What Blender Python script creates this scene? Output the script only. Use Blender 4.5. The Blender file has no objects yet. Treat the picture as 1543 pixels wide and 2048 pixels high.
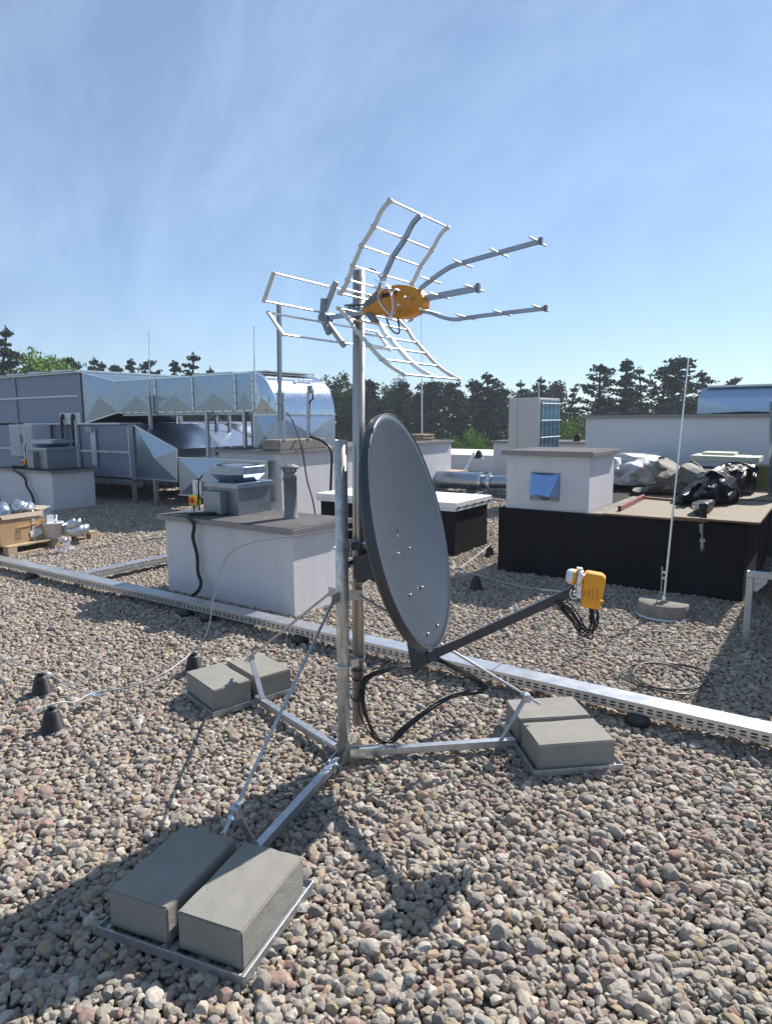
import bpy, bmesh, math, random
import numpy as np
from mathutils import Vector, Matrix, noise
random.seed(7)
S = bpy.context.scene
COL = S.collection
PI = math.pi
R = math.radians

# ---------------------------------------------------------------- camera model (photo pixels, 1543 x 2048)
F, CX, CY, H = 1332.8, 771.5, 1024.0, 1.68
TH, YAW, ROLL = R(8.0), R(34.38), R(-.4366)
cr, sr, ct, st, cw, sw = math.cos(ROLL), math.sin(ROLL), math.cos(TH), math.sin(TH), math.cos(YAW), math.sin(YAW)
M = np.array([[cr, 0, sr], [0, 1, 0], [-sr, 0, cr]]) @ np.array([[1, 0, 0], [0, ct, -st], [0, st, ct]]) @ np.array([[cw, sw, 0], [-sw, cw, 0], [0, 0, 1]])
CAM = np.array([0, 0, H])
def ray(x, y): return M.T @ np.array([(x - CX) / F, 1., -(y - CY) / F])
def gz(x, y, z=0.): d = ray(x, y); return Vector(CAM + d * (z - H) / d[2])
def gy(x, y, Y): d = ray(x, y); return Vector(CAM + d * Y / d[1])
def gx(x, y, X): d = ray(x, y); return Vector(CAM + d * X / d[0])
def gd(x, y, D): d = ray(x, y); return Vector(CAM + d * D / (-d[0] * sw + d[1] * cw))
def fw(P): return -P[0] * sw + P[1] * cw
def gpl(x, y, c, n):                                   # plane through c with normal n
    d = Vector(ray(x, y)); k = Vector(CAM)
    return k + d * ((c - k).dot(n) / d.dot(n))

cam = bpy.data.cameras.new('camera'); co = bpy.data.objects.new('camera', cam); COL.objects.link(co)
cam.sensor_fit = 'VERTICAL'; cam.sensor_height = 36; cam.sensor_width = 27.1; cam.lens = F / 2048 * 36
cam.clip_start = .05; cam.clip_end = 3000
mw = Matrix(((M[0][0], M[2][0], -M[1][0], 0), (M[0][1], M[2][1], -M[1][1], 0), (M[0][2], M[2][2], -M[1][2], H), (0, 0, 0, 1)))
co.matrix_world = mw; S.camera = co

# ---------------------------------------------------------------- light
SUN_AZ, SUN_EL = R(12), R(42)                          # azimuth from +Y towards +X
sd = Vector((math.sin(SUN_AZ) * math.cos(SUN_EL), math.cos(SUN_AZ) * math.cos(SUN_EL), math.sin(SUN_EL)))
sl = bpy.data.lights.new('sun', 'SUN'); so = bpy.data.objects.new('sun', sl); COL.objects.link(so)
sl.energy = 5.0; sl.angle = R(.5); sl.color = (1, .945, .88)
so.rotation_euler = sd.to_track_quat('Z', 'Y').to_euler()
W = bpy.data.worlds.new('World'); S.world = W; W.use_nodes = True
nt = W.node_tree; nt.nodes.clear()
def N(nt, t, **k):
    n = nt.nodes.new(t)
    for a, b in k.items(): setattr(n, a, b)
    return n
sky = N(nt, 'ShaderNodeTexSky', sky_type='NISHITA', sun_disc=False, sun_elevation=SUN_EL, sun_rotation=SUN_AZ, altitude=100, air_density=1.0, dust_density=.15, ozone_density=3.5)
bg = N(nt, 'ShaderNodeBackground'); bg.inputs[1].default_value = .060
ow = N(nt, 'ShaderNodeOutputWorld')
tc = N(nt, 'ShaderNodeTexCoord')
mp = N(nt, 'ShaderNodeMapping'); mp.inputs['Rotation'].default_value = (R(14), R(-28), R(25)); mp.inputs['Scale'].default_value = (1.0, 4.2, 1.9)
nz = N(nt, 'ShaderNodeTexNoise'); nz.inputs['Scale'].default_value = 1.9; nz.inputs['Detail'].default_value = 14; nz.inputs['Roughness'].default_value = .66; nz.inputs['Distortion'].default_value = .35
rp = N(nt, 'ShaderNodeValToRGB'); rp.color_ramp.elements[0].position = .40; rp.color_ramp.elements[1].position = .80
rp.color_ramp.elements[0].color = (.16, .16, .16, 1); rp.color_ramp.elements[1].color = (.36, .36, .36, 1)
mx = N(nt, 'ShaderNodeMix', data_type='RGBA'); 
gm = N(nt, 'ShaderNodeHueSaturation'); gm.inputs['Saturation'].default_value = .95
nt.links.new(tc.outputs['Generated'], mp.inputs['Vector']); nt.links.new(mp.outputs[0], nz.inputs['Vector']); nt.links.new(nz.outputs[0], rp.inputs[0])
nt.links.new(rp.outputs[0], mx.inputs[0]); nt.links.new(sky.outputs[0], gm.inputs['Color']); nt.links.new(gm.outputs[0], mx.inputs[6]); mx.inputs[7].default_value = (10.5, 12.2, 14.5, 1)
tn_ = N(nt, 'ShaderNodeMix', data_type='RGBA', blend_type='MULTIPLY'); tn_.inputs[0].default_value = 1; tn_.inputs[7].default_value = (.89, 1.0, 1.10, 1); nt.links.new(mx.outputs[2], tn_.inputs[6]); nt.links.new(tn_.outputs[2], bg.inputs[0]); nt.links.new(bg.outputs[0], ow.inputs[0])
S.view_settings.view_transform = 'Standard'; S.view_settings.look = 'None'; S.view_settings.exposure = .74; S.view_settings.gamma = 1

# ---------------------------------------------------------------- materials
def mat(name, c, rough=.6, metal=0., var=.12, vs=6., bump=0., bs=60., rv=0., spec=None, kind='noise', c2=None, stretch=None, trans=0., fine=0., fs=200.):
    m = bpy.data.materials.new(name); m.use_nodes = True; t = m.node_tree
    b = t.nodes['Principled BSDF']; L = t.links.new
    tc = N(t, 'ShaderNodeTexCoord'); src = tc.outputs['Object']
    if stretch:
        mp = N(t, 'ShaderNodeMapping'); mp.inputs['Scale'].default_value = stretch; L(src, mp.inputs[0]); src = mp.outputs[0]
    if kind == 'noise':
        n = N(t, 'ShaderNodeTexNoise'); n.inputs['Scale'].default_value = vs; n.inputs['Detail'].default_value = 6; n.inputs['Roughness'].default_value = .65; out = n.outputs[0]
    else:
        n = N(t, 'ShaderNodeTexVoronoi'); n.inputs['Scale'].default_value = vs; out = n.outputs['Color']
    L(src, n.inputs['Vector'])
    rp = N(t, 'ShaderNodeValToRGB')
    lo, hi = (.3, .7) if kind == 'noise' else (.0, 1.)
    rp.color_ramp.elements[0].position = lo; rp.color_ramp.elements[1].position = hi
    c2 = c2 or tuple(min(1, x * (1 + var)) for x in c); c1 = tuple(x * (1 - var) for x in c)
    rp.color_ramp.elements[0].color = (*c1, 1); rp.color_ramp.elements[1].color = (*c2, 1)
    L(out, rp.inputs[0])
    colout = rp.outputs[0]
    if fine:
        n3 = N(t, 'ShaderNodeTexNoise'); n3.inputs['Scale'].default_value = fs; n3.inputs['Detail'].default_value = 3; L(src, n3.inputs['Vector'])
        mr = N(t, 'ShaderNodeMapRange'); mr.inputs[1].default_value = .3; mr.inputs[2].default_value = .7; mr.inputs[3].default_value = 1 - fine; mr.inputs[4].default_value = 1 + fine
        L(n3.outputs[0], mr.inputs[0])
        mm = N(t, 'ShaderNodeMix', data_type='RGBA', blend_type='MULTIPLY'); mm.inputs[0].default_value = 1
        L(colout, mm.inputs[6]); L(mr.outputs[0], mm.inputs[7]); colout = mm.outputs[2]
    L(colout, b.inputs['Base Color'])
    b.inputs['Roughness'].default_value = rough; b.inputs['Metallic'].default_value = metal
    if spec is not None: b.inputs['Specular IOR Level'].default_value = spec
    if rv:
        mr = N(t, 'ShaderNodeMapRange'); mr.inputs[3].default_value = rough - rv; mr.inputs[4].default_value = rough + rv; mr.inputs[1].default_value = .3; mr.inputs[2].default_value = .7
        n4 = N(t, 'ShaderNodeTexNoise'); n4.inputs['Scale'].default_value = vs * 2.3; n4.inputs['Detail'].default_value = 5; L(src, n4.inputs['Vector'])
        L(n4.outputs[0], mr.inputs[0]); L(mr.outputs[0], b.inputs['Roughness'])
    if bump:
        n2 = N(t, 'ShaderNodeTexNoise'); n2.inputs['Scale'].default_value = bs; n2.inputs['Detail'].default_value = 5; L(src, n2.inputs['Vector'])
        bp = N(t, 'ShaderNodeBump'); bp.inputs['Strength'].default_value = bump; bp.inputs['Distance'].default_value = .01; L(n2.outputs[0], bp.inputs['Height']); L(bp.outputs[0], b.inputs['Normal'])
    if trans: b.inputs['Transmission Weight'].default_value = trans
    return m
m_galv = mat('galvanised_steel', (.43, .45, .48), .42, .82, .09, 55, kind='vor', rv=.06, fine=.10, fs=30, bump=.03, bs=90)
m_tray = mat('tray_steel', (.50, .52, .54), .36, .75, .05, 5, rv=.05, fine=.05, fs=20)
m_galv_mast = mat('galvanised_tube', (.56, .55, .53), .46, .6, .18, 14, rv=.12, fine=.25, fs=60, bump=.06, bs=40, stretch=(1, 1, .35))
m_pole = mat('drawn_tube', (.46, .43, .40), .32, .8, .25, 70, rv=.08, stretch=(1, 1, .012))
m_zinc = mat('bright_zinc', (.62, .67, .70), .25, .95, .1, 20)
m_sheet = mat('duct_sheet', (.35, .41, .49), .33, .96, .05, 9, rv=.06, fine=.05, fs=60)
m_elbow = mat('elbow_sheet', (.44, .50, .58), .2, .97, .04, 6, rv=.04)
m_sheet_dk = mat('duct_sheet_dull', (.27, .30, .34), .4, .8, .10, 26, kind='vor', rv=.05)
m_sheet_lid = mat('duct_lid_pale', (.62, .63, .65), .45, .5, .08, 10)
m_alu = mat('aluminium', (.78, .78, .78), .34, .75, .06, 30)
m_alu_white = mat('pale_plastic_clip', (.62, .61, .58), .45, 0, .05, 30)
m_alu_blue = mat('anodised_boom', (.33, .36, .42), .4, .6, .1, 30)
m_grey_pl = mat('grey_plastic', (.16, .17, .19), .5, 0, .08, 10)
m_orange = mat('orange_plastic', (.80, .33, .015), .36, 0, .06, 10, bump=.02, bs=200)
m_orange_dk = mat('amber_body_plastic', (.62, .25, .015), .38, 0, .06, 10)
m_orange_sl = mat('orange_recess', (.55, .2, .01), .5, 0, .06, 10)
m_cap_w = mat('feed_cap_white', (.72, .76, .78), .4, 0, .03, 10)
m_black = mat('black_rubber', (.012, .012, .014), .45, 0, .2, 20)
m_cone = mat('black_holder_plastic', (.022, .023, .028), .5, 0, .2, 20)
m_cable = mat('cable_sheath', (.009, .009, .011), .42, 0, .1, 20)
m_dish = mat('dish_paint', (.056, .070, .092), .34, .2, .06, 3, bump=.015, bs=300, fine=.05, fs=400)
m_dish_bk = mat('charcoal_paint', (.038, .045, .055), .38, .1, .08, 8)
m_conc = mat('concrete_block', (.225, .214, .190), .88, 0, .12, 5, bump=.16, bs=120, fine=.06, fs=190)
m_conc_lt = mat('concrete_pedestal', (.22, .20, .175), .92, 0, .22, 18, bump=.6, bs=60, fine=.2, fs=90)
m_stucco = mat('white_render', (.62, .61, .63), .95, 0, .035, 2.2, bump=.55, bs=120, fine=.06, fs=170)
def stain(m, amt=.11):
    t = m.node_tree; b = t.nodes['Principled BSDF']; src = b.inputs['Base Color'].links[0].from_socket; tc = N(t, 'ShaderNodeTexCoord')
    mp = N(t, 'ShaderNodeMapping'); mp.inputs['Scale'].default_value = (5, 5, .55); t.links.new(tc.outputs['Object'], mp.inputs[0])
    n = N(t, 'ShaderNodeTexNoise'); n.inputs['Scale'].default_value = 1.6; n.inputs['Detail'].default_value = 8; n.inputs['Roughness'].default_value = .7; t.links.new(mp.outputs[0], n.inputs['Vector'])
    mr = N(t, 'ShaderNodeMapRange'); mr.inputs[1].default_value = .48; mr.inputs[2].default_value = .75; mr.inputs[3].default_value = 1; mr.inputs[4].default_value = 1 - amt; t.links.new(n.outputs[0], mr.inputs[0])
    mm = N(t, 'ShaderNodeMix', data_type='RGBA', blend_type='MULTIPLY'); mm.inputs[0].default_value = 1; t.links.new(src, mm.inputs[6]); t.links.new(mr.outputs[0], mm.inputs[7]); t.links.new(mm.outputs[2], b.inputs['Base Color'])
stain(m_stucco)
m_stucco_s = mat('white_smooth_wall', (.58, .60, .62), .9, 0, .035, 1.2, bump=.15, bs=100)
m_capm = mat('flashing_taupe', (.23, .215, .215), .45, .2, .07, 6)
m_felt = mat('roof_felt', (.085, .078, .078), .95, 0, .35, 3.2, bump=.5, bs=60, fine=.25, fs=120)
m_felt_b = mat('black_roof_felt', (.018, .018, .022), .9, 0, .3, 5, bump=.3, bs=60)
m_plinth = mat('black_membrane', (.0055, .0058, .0085), .7, 0, .35, 3.5, c2=(.013, .013, .016), bump=.35, bs=14, spec=.14, stretch=(1, 1, .4))
m_white_pvc = mat('white_membrane', (.70, .69, .68), .6, 0, .06, 3)
m_panel = mat('ahu_panel_grey', (.215, .25, .335), .5, .15, .04, 1.0)
m_panel_f = mat('ahu_frame', (.22, .25, .30), .45, .4, .05, 5)
m_panel_lt = mat('ahu_handle_pale', (.58, .60, .62), .45, .2, .05, 5)
m_cab = mat('cabinet_grey', (.50, .52, .55), .5, 0, .05, 3)
m_osb = mat('osb_board', (.20, .165, .115), .85, 0, .38, 45, c2=(.32, .275, .20), stretch=(1, 2.6, 1), bump=.2, bs=60, fine=.2, fs=30)
m_osb_edge = mat('osb_edge', (.22, .13, .07), .9, 0, .2, 30)
m_mortar = mat('mortar_screed', (.20, .18, .15), .95, 0, .3, 9, bump=.6, bs=40)
m_wood = mat('pallet_wood', (.40, .30, .19), .85, 0, .3, 8, stretch=(1, 6, 6), bump=.3, bs=40)
m_card = mat('cardboard', (.36, .235, .125), .85, 0, .08, 3)
m_paper = mat('paper_white', (.7, .7, .68), .8, 0, .05, 8)
m_ink = mat('print_black', (.02, .02, .025), .7, 0, .05, 8)
m_tape = mat('packing_tape', (.45, .38, .30), .25, 0, .05, 8)
m_string = mat('orange_string', (.75, .35, .05), .7, 0, .1, 20)
m_tarpw = mat('white_sheeting', (.42, .43, .44), .6, 0, .10, 5, bump=.4, bs=14)
m_tarpg = mat('grey_tarpaulin', (.13, .12, .10), .75, 0, .15, 5, bump=.5, bs=20)
m_tarpb = mat('black_foil', (.010, .010, .014), .42, 0, .2, 5, bump=.7, bs=30, spec=.3)
m_foam = mat('pale_foam_board', (.50, .52, .41), .85, 0, .07, 12, bump=.2, bs=50)
m_wool = mat('mineral_wool', (.16, .17, .06), .98, 0, .2, 16, bump=.8, bs=50)
m_red = mat('spirit_level_red', (.27, .085, .10), .4, .2, .08, 10)
m_yel = mat('switch_yellow', (.85, .55, .02), .4, 0, .04, 10)
m_redk = mat('switch_red', (.75, .05, .02), .4, 0, .04, 10)
m_blue = mat('blue_cap', (.03, .05, .35), .4, 0, .04, 10)
m_ac = mat('ac_casing', (.50, .49, .47), .5, 0, .04, 2)
m_fin = mat('ac_blue_fins', (.012, .075, .14), .35, .3, .4, 1.0, c2=(.05, .2, .3), stretch=(1, 1, 14))
m_cond = mat('conductor_wire', (.36, .37, .39), .6, .4, .1, 20)
m_wire = mat('grille_wire', (.55, .6, .62), .4, .5, .05, 5)
m_bucket = mat('bucket_plastic', (.66, .65, .65), .45, 0, .08, 4)
m_hood = mat('polished_hood_sky_tint', (.30, .47, .76), .16, 1., .03, 2)  # blue in the base colour stands in for the reflected upper sky
def glassy(name, c, a):
    m = bpy.data.materials.new(name); m.use_nodes = True; t = m.node_tree; b = t.nodes['Principled BSDF']
    b.inputs['Base Color'].default_value = (*c, 1); b.inputs['Roughness'].default_value = .18; b.inputs['Alpha'].default_value = a
    tc = N(t, 'ShaderNodeTexCoord'); n = N(t, 'ShaderNodeTexNoise'); n.inputs['Scale'].default_value = 14; bp = N(t, 'ShaderNodeBump'); bp.inputs['Strength'].default_value = .8
    t.links.new(tc.outputs['Object'], n.inputs['Vector']); t.links.new(n.outputs[0], bp.inputs['Height']); t.links.new(bp.outputs[0], b.inputs['Normal'])
    return m
m_loose = mat('loose_duct_sheet', (.52, .57, .63), .3, .9, .06, 10, rv=.06)
m_bag = glassy('clear_plastic_film', (.75, .75, .78), .38)
def leafmat(name, c, c2):
    m = mat(name, c, .9, 0, .3, .9, c2=c2, fine=.35, fs=3., spec=.12)
    return m
m_pine = leafmat('pine_needles', (.016, .034, .022), (.036, .062, .036))
m_pine2 = leafmat('pine_needles_forest', (.010, .022, .015), (.026, .046, .028))
m_birch = leafmat('fresh_leaves', (.12, .21, .03), (.22, .34, .06))
m_birch_d = leafmat('spring_leaves_dark', (.05, .075, .025), (.09, .12, .045))
m_bark = mat('pine_bark', (.04, .03, .024), .95, 0, .3, 4)

# ---------------------------------------------------------------- mesh builder
class MB:
    def __init__(s): s.v = []; s.f = []; s.sm = []
    def add(s, vs, fs, smooth=False):
        o = len(s.v); s.v += [tuple(p) for p in vs]; s.f += [tuple(i + o for i in f) for f in fs]; s.sm += [smooth] * len(fs); return s
    def box(s, a, b, rz=0, c=None):
        x0, y0, z0 = a; x1, y1, z1 = b
        vs = [Vector(p) for p in ((x0, y0, z0), (x1, y0, z0), (x1, y1, z0), (x0, y1, z0), (x0, y0, z1), (x1, y0, z1), (x1, y1, z1), (x0, y1, z1))]
        if rz:
            c = Vector(c) if c is not None else Vector(((x0 + x1) / 2, (y0 + y1) / 2, 0)); m = Matrix.Rotation(rz, 3, 'Z')
            vs = [m @ (p - Vector((c.x, c.y, 0))) + Vector((c.x, c.y, 0)) for p in vs]
        return s.add(vs, [(0, 3, 2, 1), (4, 5, 6, 7), (0, 1, 5, 4), (1, 2, 6, 5), (2, 3, 7, 6), (3, 0, 4, 7)])
    def obox(s, o, ax, ay, az):                       # o corner, three edge vectors
        o, ax, ay, az = map(Vector, (o, ax, ay, az))
        if ax.cross(ay).dot(az) < 0: ax, ay = ay, ax
        vs = [o, o + ax, o + ax + ay, o + ay]; vs += [p + az for p in vs]
        return s.add(vs, [(0, 3, 2, 1), (4, 5, 6, 7), (0, 1, 5, 4), (1, 2, 6, 5), (2, 3, 7, 6), (3, 0, 4, 7)])
    def bar(s, p, q, w, h, up=(0, 0, 1)):
        p, q, up = Vector(p), Vector(q), Vector(up); d = q - p; sx = d.cross(up)
        if sx.length < 1e-5: sx = d.cross(Vector((0, 1, 0)))
        sx.normalize(); uz = sx.cross(d).normalized()
        return s.obox(p - sx * w / 2 - uz * h / 2, d, sx * w, uz * h)
    def tube(s, pts, r, n=12, caps=True, smooth=True, flat=None, up=None):
        pts = [Vector(p) for p in pts]; rr = r if isinstance(r, (list, tuple)) else [r] * len(pts)
        vs = []; fs = []; prev = None
        for i, p in enumerate(pts):
            d = (pts[min(i + 1, len(pts) - 1)] - pts[max(i - 1, 0)])
            if d.length < 1e-9: d = Vector((0, 0, 1))
            d.normalize()
            if prev is None:
                a = Vector(up) if up else (Vector((0, 0, 1)) if abs(d.z) < .9 else Vector((1, 0, 0)))
                u = d.cross(a).normalized()
            else: u = (prev - d * prev.dot(d)).normalized()
            prev = u; w = d.cross(u)
            fl = flat if flat else 1
            for k in range(n): a = 2 * PI * k / n; vs.append(p + (u * math.cos(a) * fl + w * math.sin(a)) * rr[i])
        for i in range(len(pts) - 1):
            for k in range(n): fs.append((i * n + k, i * n + (k + 1) % n, (i + 1) * n + (k + 1) % n, (i + 1) * n + k))
        s.add(vs, [f[::-1] for f in fs], smooth)
        if caps:
            s.add(vs[:n], [tuple(range(n))]); s.add(vs[-n:], [tuple(range(n))[::-1]])
        return s
    def sweep(s, pts, w, h, side=(0, 1, 0)):
        pts = [Vector(p) for p in pts]; sd_ = Vector(side).normalized(); vs = []; n = len(pts)
        for i, p in enumerate(pts):
            d = (pts[min(i + 1, n - 1)] - pts[max(i - 1, 0)]).normalized(); nn = d.cross(sd_).normalized()
            vs += [p + sd_ * w / 2 + nn * h / 2, p - sd_ * w / 2 + nn * h / 2, p - sd_ * w / 2 - nn * h / 2, p + sd_ * w / 2 - nn * h / 2]
        fs = [(i * 4 + k, i * 4 + (k + 1) % 4, i * 4 + 4 + (k + 1) % 4, i * 4 + 4 + k) for i in range(n - 1) for k in range(4)] + [(3, 2, 1, 0), (4 * n - 4, 4 * n - 3, 4 * n - 2, 4 * n - 1)]
        return s.add(vs, fs)
    def lathe(s, c, prof, n=24, smooth=True, axis=None):
        c = Vector(c); vs = []; fs = []
        if axis is None: u, w, a = Vector((1, 0, 0)), Vector((0, 1, 0)), Vector((0, 0, 1))
        else:
            a = Vector(axis).normalized(); u = a.cross(Vector((0, 0, 1)) if abs(a.z) < .9 else Vector((1, 0, 0))).normalized(); w = a.cross(u)
        for r, z in prof:
            for k in range(n): t = 2 * PI * k / n; vs.append(c + (u * math.cos(t) + w * math.sin(t)) * r + a * z)
        for i in range(len(prof) - 1):
            for k in range(n): fs.append((i * n + k, i * n + (k + 1) % n, (i + 1) * n + (k + 1) % n, (i + 1) * n + k))
        s.add(vs, fs, smooth)
        if prof[0][0] > 1e-4: s.add(vs[:n], [tuple(range(n))[::-1]])
        if prof[-1][0] > 1e-4: s.add(vs[-n:], [tuple(range(n))])
        return s
    def prism(s, poly, off, dirv):                     # poly: 3D points; extrude along dirv*(off range)
        d = Vector(dirv); a = [Vector(p) + d * off[0] for p in poly]; b = [Vector(p) + d * off[1] for p in poly]; n = len(poly)
        return s.add(a + b, [tuple(range(n)), tuple(range(2 * n - 1, n - 1, -1))] + [(i, n + i, n + (i + 1) % n, (i + 1) % n) for i in range(n)])
    def quad(s, *p): return s.add(p, [tuple(range(len(p)))])
    def build(s, name, m, parent=None, bevel=0, loc=None, solid=0, recalc=True, seg=2, each=False):
        if each:
            par = list(range(len(s.v)))
            def fd(i):
                while par[i] != i: par[i] = par[par[i]]; i = par[i]
                return i
            key = {}
            for i, p in enumerate(s.v):
                k = (round(p[0], 5), round(p[1], 5), round(p[2], 5))
                if k in key: par[fd(i)] = fd(key[k])
                else: key[k] = i
            for f in s.f:
                for i in f[1:]: par[fd(i)] = fd(f[0])
            gr_ = {}
            for f, q in zip(s.f, s.sm): gr_.setdefault(fd(f[0]), []).append((f, q))
            out_ = None
            for fl_ in gr_.values():
                ids = sorted({i for f, _ in fl_ for i in f}); ix = {i: k for k, i in enumerate(ids)}; m2 = MB(); m2.v = [s.v[i] for i in ids]; m2.f = [tuple(ix[i] for i in f) for f, _ in fl_]; m2.sm = [q for _, q in fl_]
                out_ = m2.build(name, m, parent, bevel, loc, solid, recalc, seg)
            return out_
        me = bpy.data.meshes.new(name)
        org = Vector((0, 0, 0))
        if parent is not None:
            pp = parent
            while pp is not None: org += pp.location; pp = pp.parent
        elif loc is not None: org = Vector(loc)
        else:
            a = np.array(s.v); org = Vector(((a[:, 0].min() + a[:, 0].max()) / 2, (a[:, 1].min() + a[:, 1].max()) / 2, a[:, 2].min()))
        me.from_pydata([(p[0] - org.x, p[1] - org.y, p[2] - org.z) for p in s.v], [], s.f)
        me.polygons.foreach_set('use_smooth', s.sm); me.materials.append(m)
        if recalc:
            bm = bmesh.new(); bm.from_mesh(me); bmesh.ops.recalc_face_normals(bm, faces=bm.faces); bm.to_mesh(me); bm.free()
        o = bpy.data.objects.new(name, me); COL.objects.link(o)
        if parent is not None: o.parent = parent
        else: o.location = org
        if bevel:
            md = o.modifiers.new('bevel', 'BEVEL'); md.width = bevel; md.segments = seg; md.limit_method = 'ANGLE'; md.angle_limit = R(40)
        if solid:
            md = o.modifiers.new('thickness', 'SOLIDIFY'); md.thickness = solid
        return o
def thing(name, loc, label, cat, group=None):
    o = bpy.data.objects.new(name, None); o.location = loc; COL.objects.link(o); o.empty_display_size = .1
    return tag(o, label, cat, group)
def tag(o, label, cat, group=None):
    o['label'] = label; o['category'] = cat
    if group: o['group'] = group
    return o
def kind(o, k): o['kind'] = k; return o
def copy_tree(o, parent=None):
    c = o.copy(); COL.objects.link(c); c.parent = parent
    for ch in list(o.children): copy_tree(ch, c)
    return c
def spline(pts, n=8):                                   # Catmull-Rom
    P = [Vector(p) for p in pts]; P = [2 * P[0] - P[1]] + P + [2 * P[-1] - P[-2]]; out = []
    for i in range(1, len(P) - 2):
        a, b, c, d = P[i - 1:i + 3]
        for k in range(n):
            t = k / n; out.append(.5 * ((2 * b) + (c - a) * t + (2 * a - 5 * b + 4 * c - d) * t * t + (3 * b - a - 3 * c + d) * t ** 3))
    return out + [P[-2]]

# ================================================================ SETTING
g = MB().box((-26, -6, -.25), (10, 21.6, -.035)); roof = kind(g.build('roof_deck', m_mortar), 'structure')
gr = MB().quad((-900, -900, -9.5), (900, -900, -9.5), (900, 900, -9.5), (-900, 900, -9.5))
m_earth = mat('meadow_ground', (.05, .065, .025), .95, 0, .3, .05)
kind(gr.build('ground', m_earth), 'structure')

# gravel: thousands of single pebbles on the roof, nobody could count them
def pebble_nodes(npeb=14):
    ng = bpy.data.node_groups.new('pebbles', 'GeometryNodeTree')
    ng.interface.new_socket('Geometry', in_out='INPUT', socket_type='NodeSocketGeometry'); ng.interface.new_socket('Geometry', in_out='OUTPUT', socket_type='NodeSocketGeometry')
    L = ng.links.new; gi = N(ng, 'NodeGroupInput'); go = N(ng, 'NodeGroupOutput'); join = N(ng, 'GeometryNodeJoinGeometry')
    rng = random.Random(3)
    def vm(op, a, b=None, c=None):
        n = N(ng, 'ShaderNodeVectorMath', operation=op)
        for i, x in enumerate((a, b, c)):
            if x is None: continue
            if isinstance(x, (tuple, float)): n.inputs[3 if (op == 'SCALE' and i == 1) else i].default_value = x
            else: L(x, n.inputs[3 if (op == 'SCALE' and i == 1) else i])
        return n.outputs[1] if op == 'DOT_PRODUCT' else n.outputs[0]
    def mm(op, a, b):
        n = N(ng, 'ShaderNodeMath', operation=op)
        for i, x in enumerate((a, b)):
            if isinstance(x, float): n.inputs[i].default_value = x
            else: L(x, n.inputs[i])
        return n.outputs[0]
    for k in range(npeb):
        ico = N(ng, 'GeometryNodeMeshIcoSphere'); ico.inputs[0].default_value = 1.; ico.inputs[1].default_value = 4
        geo = ico.outputs[0]
        ps = N(ng, 'GeometryNodeInputPosition').outputs[0]
        sc = vm('MULTIPLY', ps, (1.0, rng.uniform(.62, .95), rng.uniform(.45, .72)))
        nzn = N(ng, 'ShaderNodeTexNoise'); nzn.noise_dimensions = '4D'; nzn.inputs['W'].default_value = k * 7.3; nzn.inputs['Scale'].default_value = rng.uniform(.7, 1.2); nzn.inputs['Detail'].default_value = 2.2
        L(ps, nzn.inputs['Vector'])
        fac = mm('ADD', mm('MULTIPLY', nzn.outputs[0], .75), .62)
        cur = vm('SCALE', sc, fac)
        rounded = rng.random()
        for j in range(rng.choice((4, 6, 7, 8))):
            v = Vector((rng.gauss(0, 1), rng.gauss(0, 1), rng.gauss(0, .8))).normalized()
            ext = math.sqrt(v.x ** 2 + (v.y * .8) ** 2 + (v.z * .6) ** 2)
            h = ext * rng.uniform(.5, .84)
            ex = mm('MAXIMUM', mm('SUBTRACT', vm('DOT_PRODUCT', cur, tuple(v)), h), 0.)
            cur = vm('SUBTRACT', cur, vm('SCALE', tuple(v), mm('MULTIPLY', ex, .85)))
        sp = N(ng, 'GeometryNodeSetPosition'); L(geo, sp.inputs['Geometry']); L(cur, sp.inputs['Position'])
        gi2 = N(ng, 'GeometryNodeGeometryToInstance'); L(sp.outputs[0], gi2.inputs[0]); L(gi2.outputs[0], join.inputs[0])
    def named(nm, ty):
        n = N(ng, 'GeometryNodeInputNamedAttribute', data_type=ty); n.inputs[0].default_value = nm; return n.outputs[0]
    iop = N(ng, 'GeometryNodeInstanceOnPoints'); L(gi.outputs[0], iop.inputs['Points']); L(join.outputs[0], iop.inputs['Instance'])
    iop.inputs['Pick Instance'].default_value = True; L(named('pick', 'INT'), iop.inputs['Instance Index'])
    L(named('rot', 'FLOAT_VECTOR'), iop.inputs['Rotation']); L(named('scl', 'FLOAT_VECTOR'), iop.inputs['Scale'])
    sm = N(ng, 'GeometryNodeSetMaterial'); sm.inputs['Material'].default_value = m_peb
    L(iop.outputs[0], sm.inputs[0]); L(sm.outputs[0], go.inputs[0])
    return ng
m_peb = bpy.data.materials.new('pebble_stone'); m_peb.use_nodes = True
t = m_peb.node_tree; b = t.nodes['Principled BSDF']; L = t.links.new
at = N(t, 'ShaderNodeAttribute', attribute_type='INSTANCER', attribute_name='tone')
rp = N(t, 'ShaderNodeValToRGB'); rp.color_ramp.interpolation = 'CONSTANT'
tones = [(0.291, 0.253, 0.202), (0.247, 0.22, 0.185), (0.339, 0.294, 0.235), (0.277, 0.215, 0.175), (0.222, 0.202, 0.175), (0.301, 0.261, 0.219), (0.262, 0.178, 0.147), (0.377, 0.336, 0.279), (0.256, 0.228, 0.189), (0.31, 0.256, 0.185), (0.194, 0.175, 0.158), (0.285, 0.234, 0.197), (0.277, 0.256, 0.228), (0.232, 0.165, 0.141), (0.319, 0.275, 0.216), (0.416, 0.376, 0.321), (0.301, 0.228, 0.147), (0.252, 0.225, 0.197)]
els = rp.color_ramp.elements
for i, c in enumerate(tones):
    e = els[0] if i == 0 else (els[1] if i == 1 else els.new(i / len(tones)))
    e.position = i / len(tones); e.color = (*c, 1)
at2 = N(t, 'ShaderNodeAttribute', attribute_type='INSTANCER', attribute_name='off')
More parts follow.
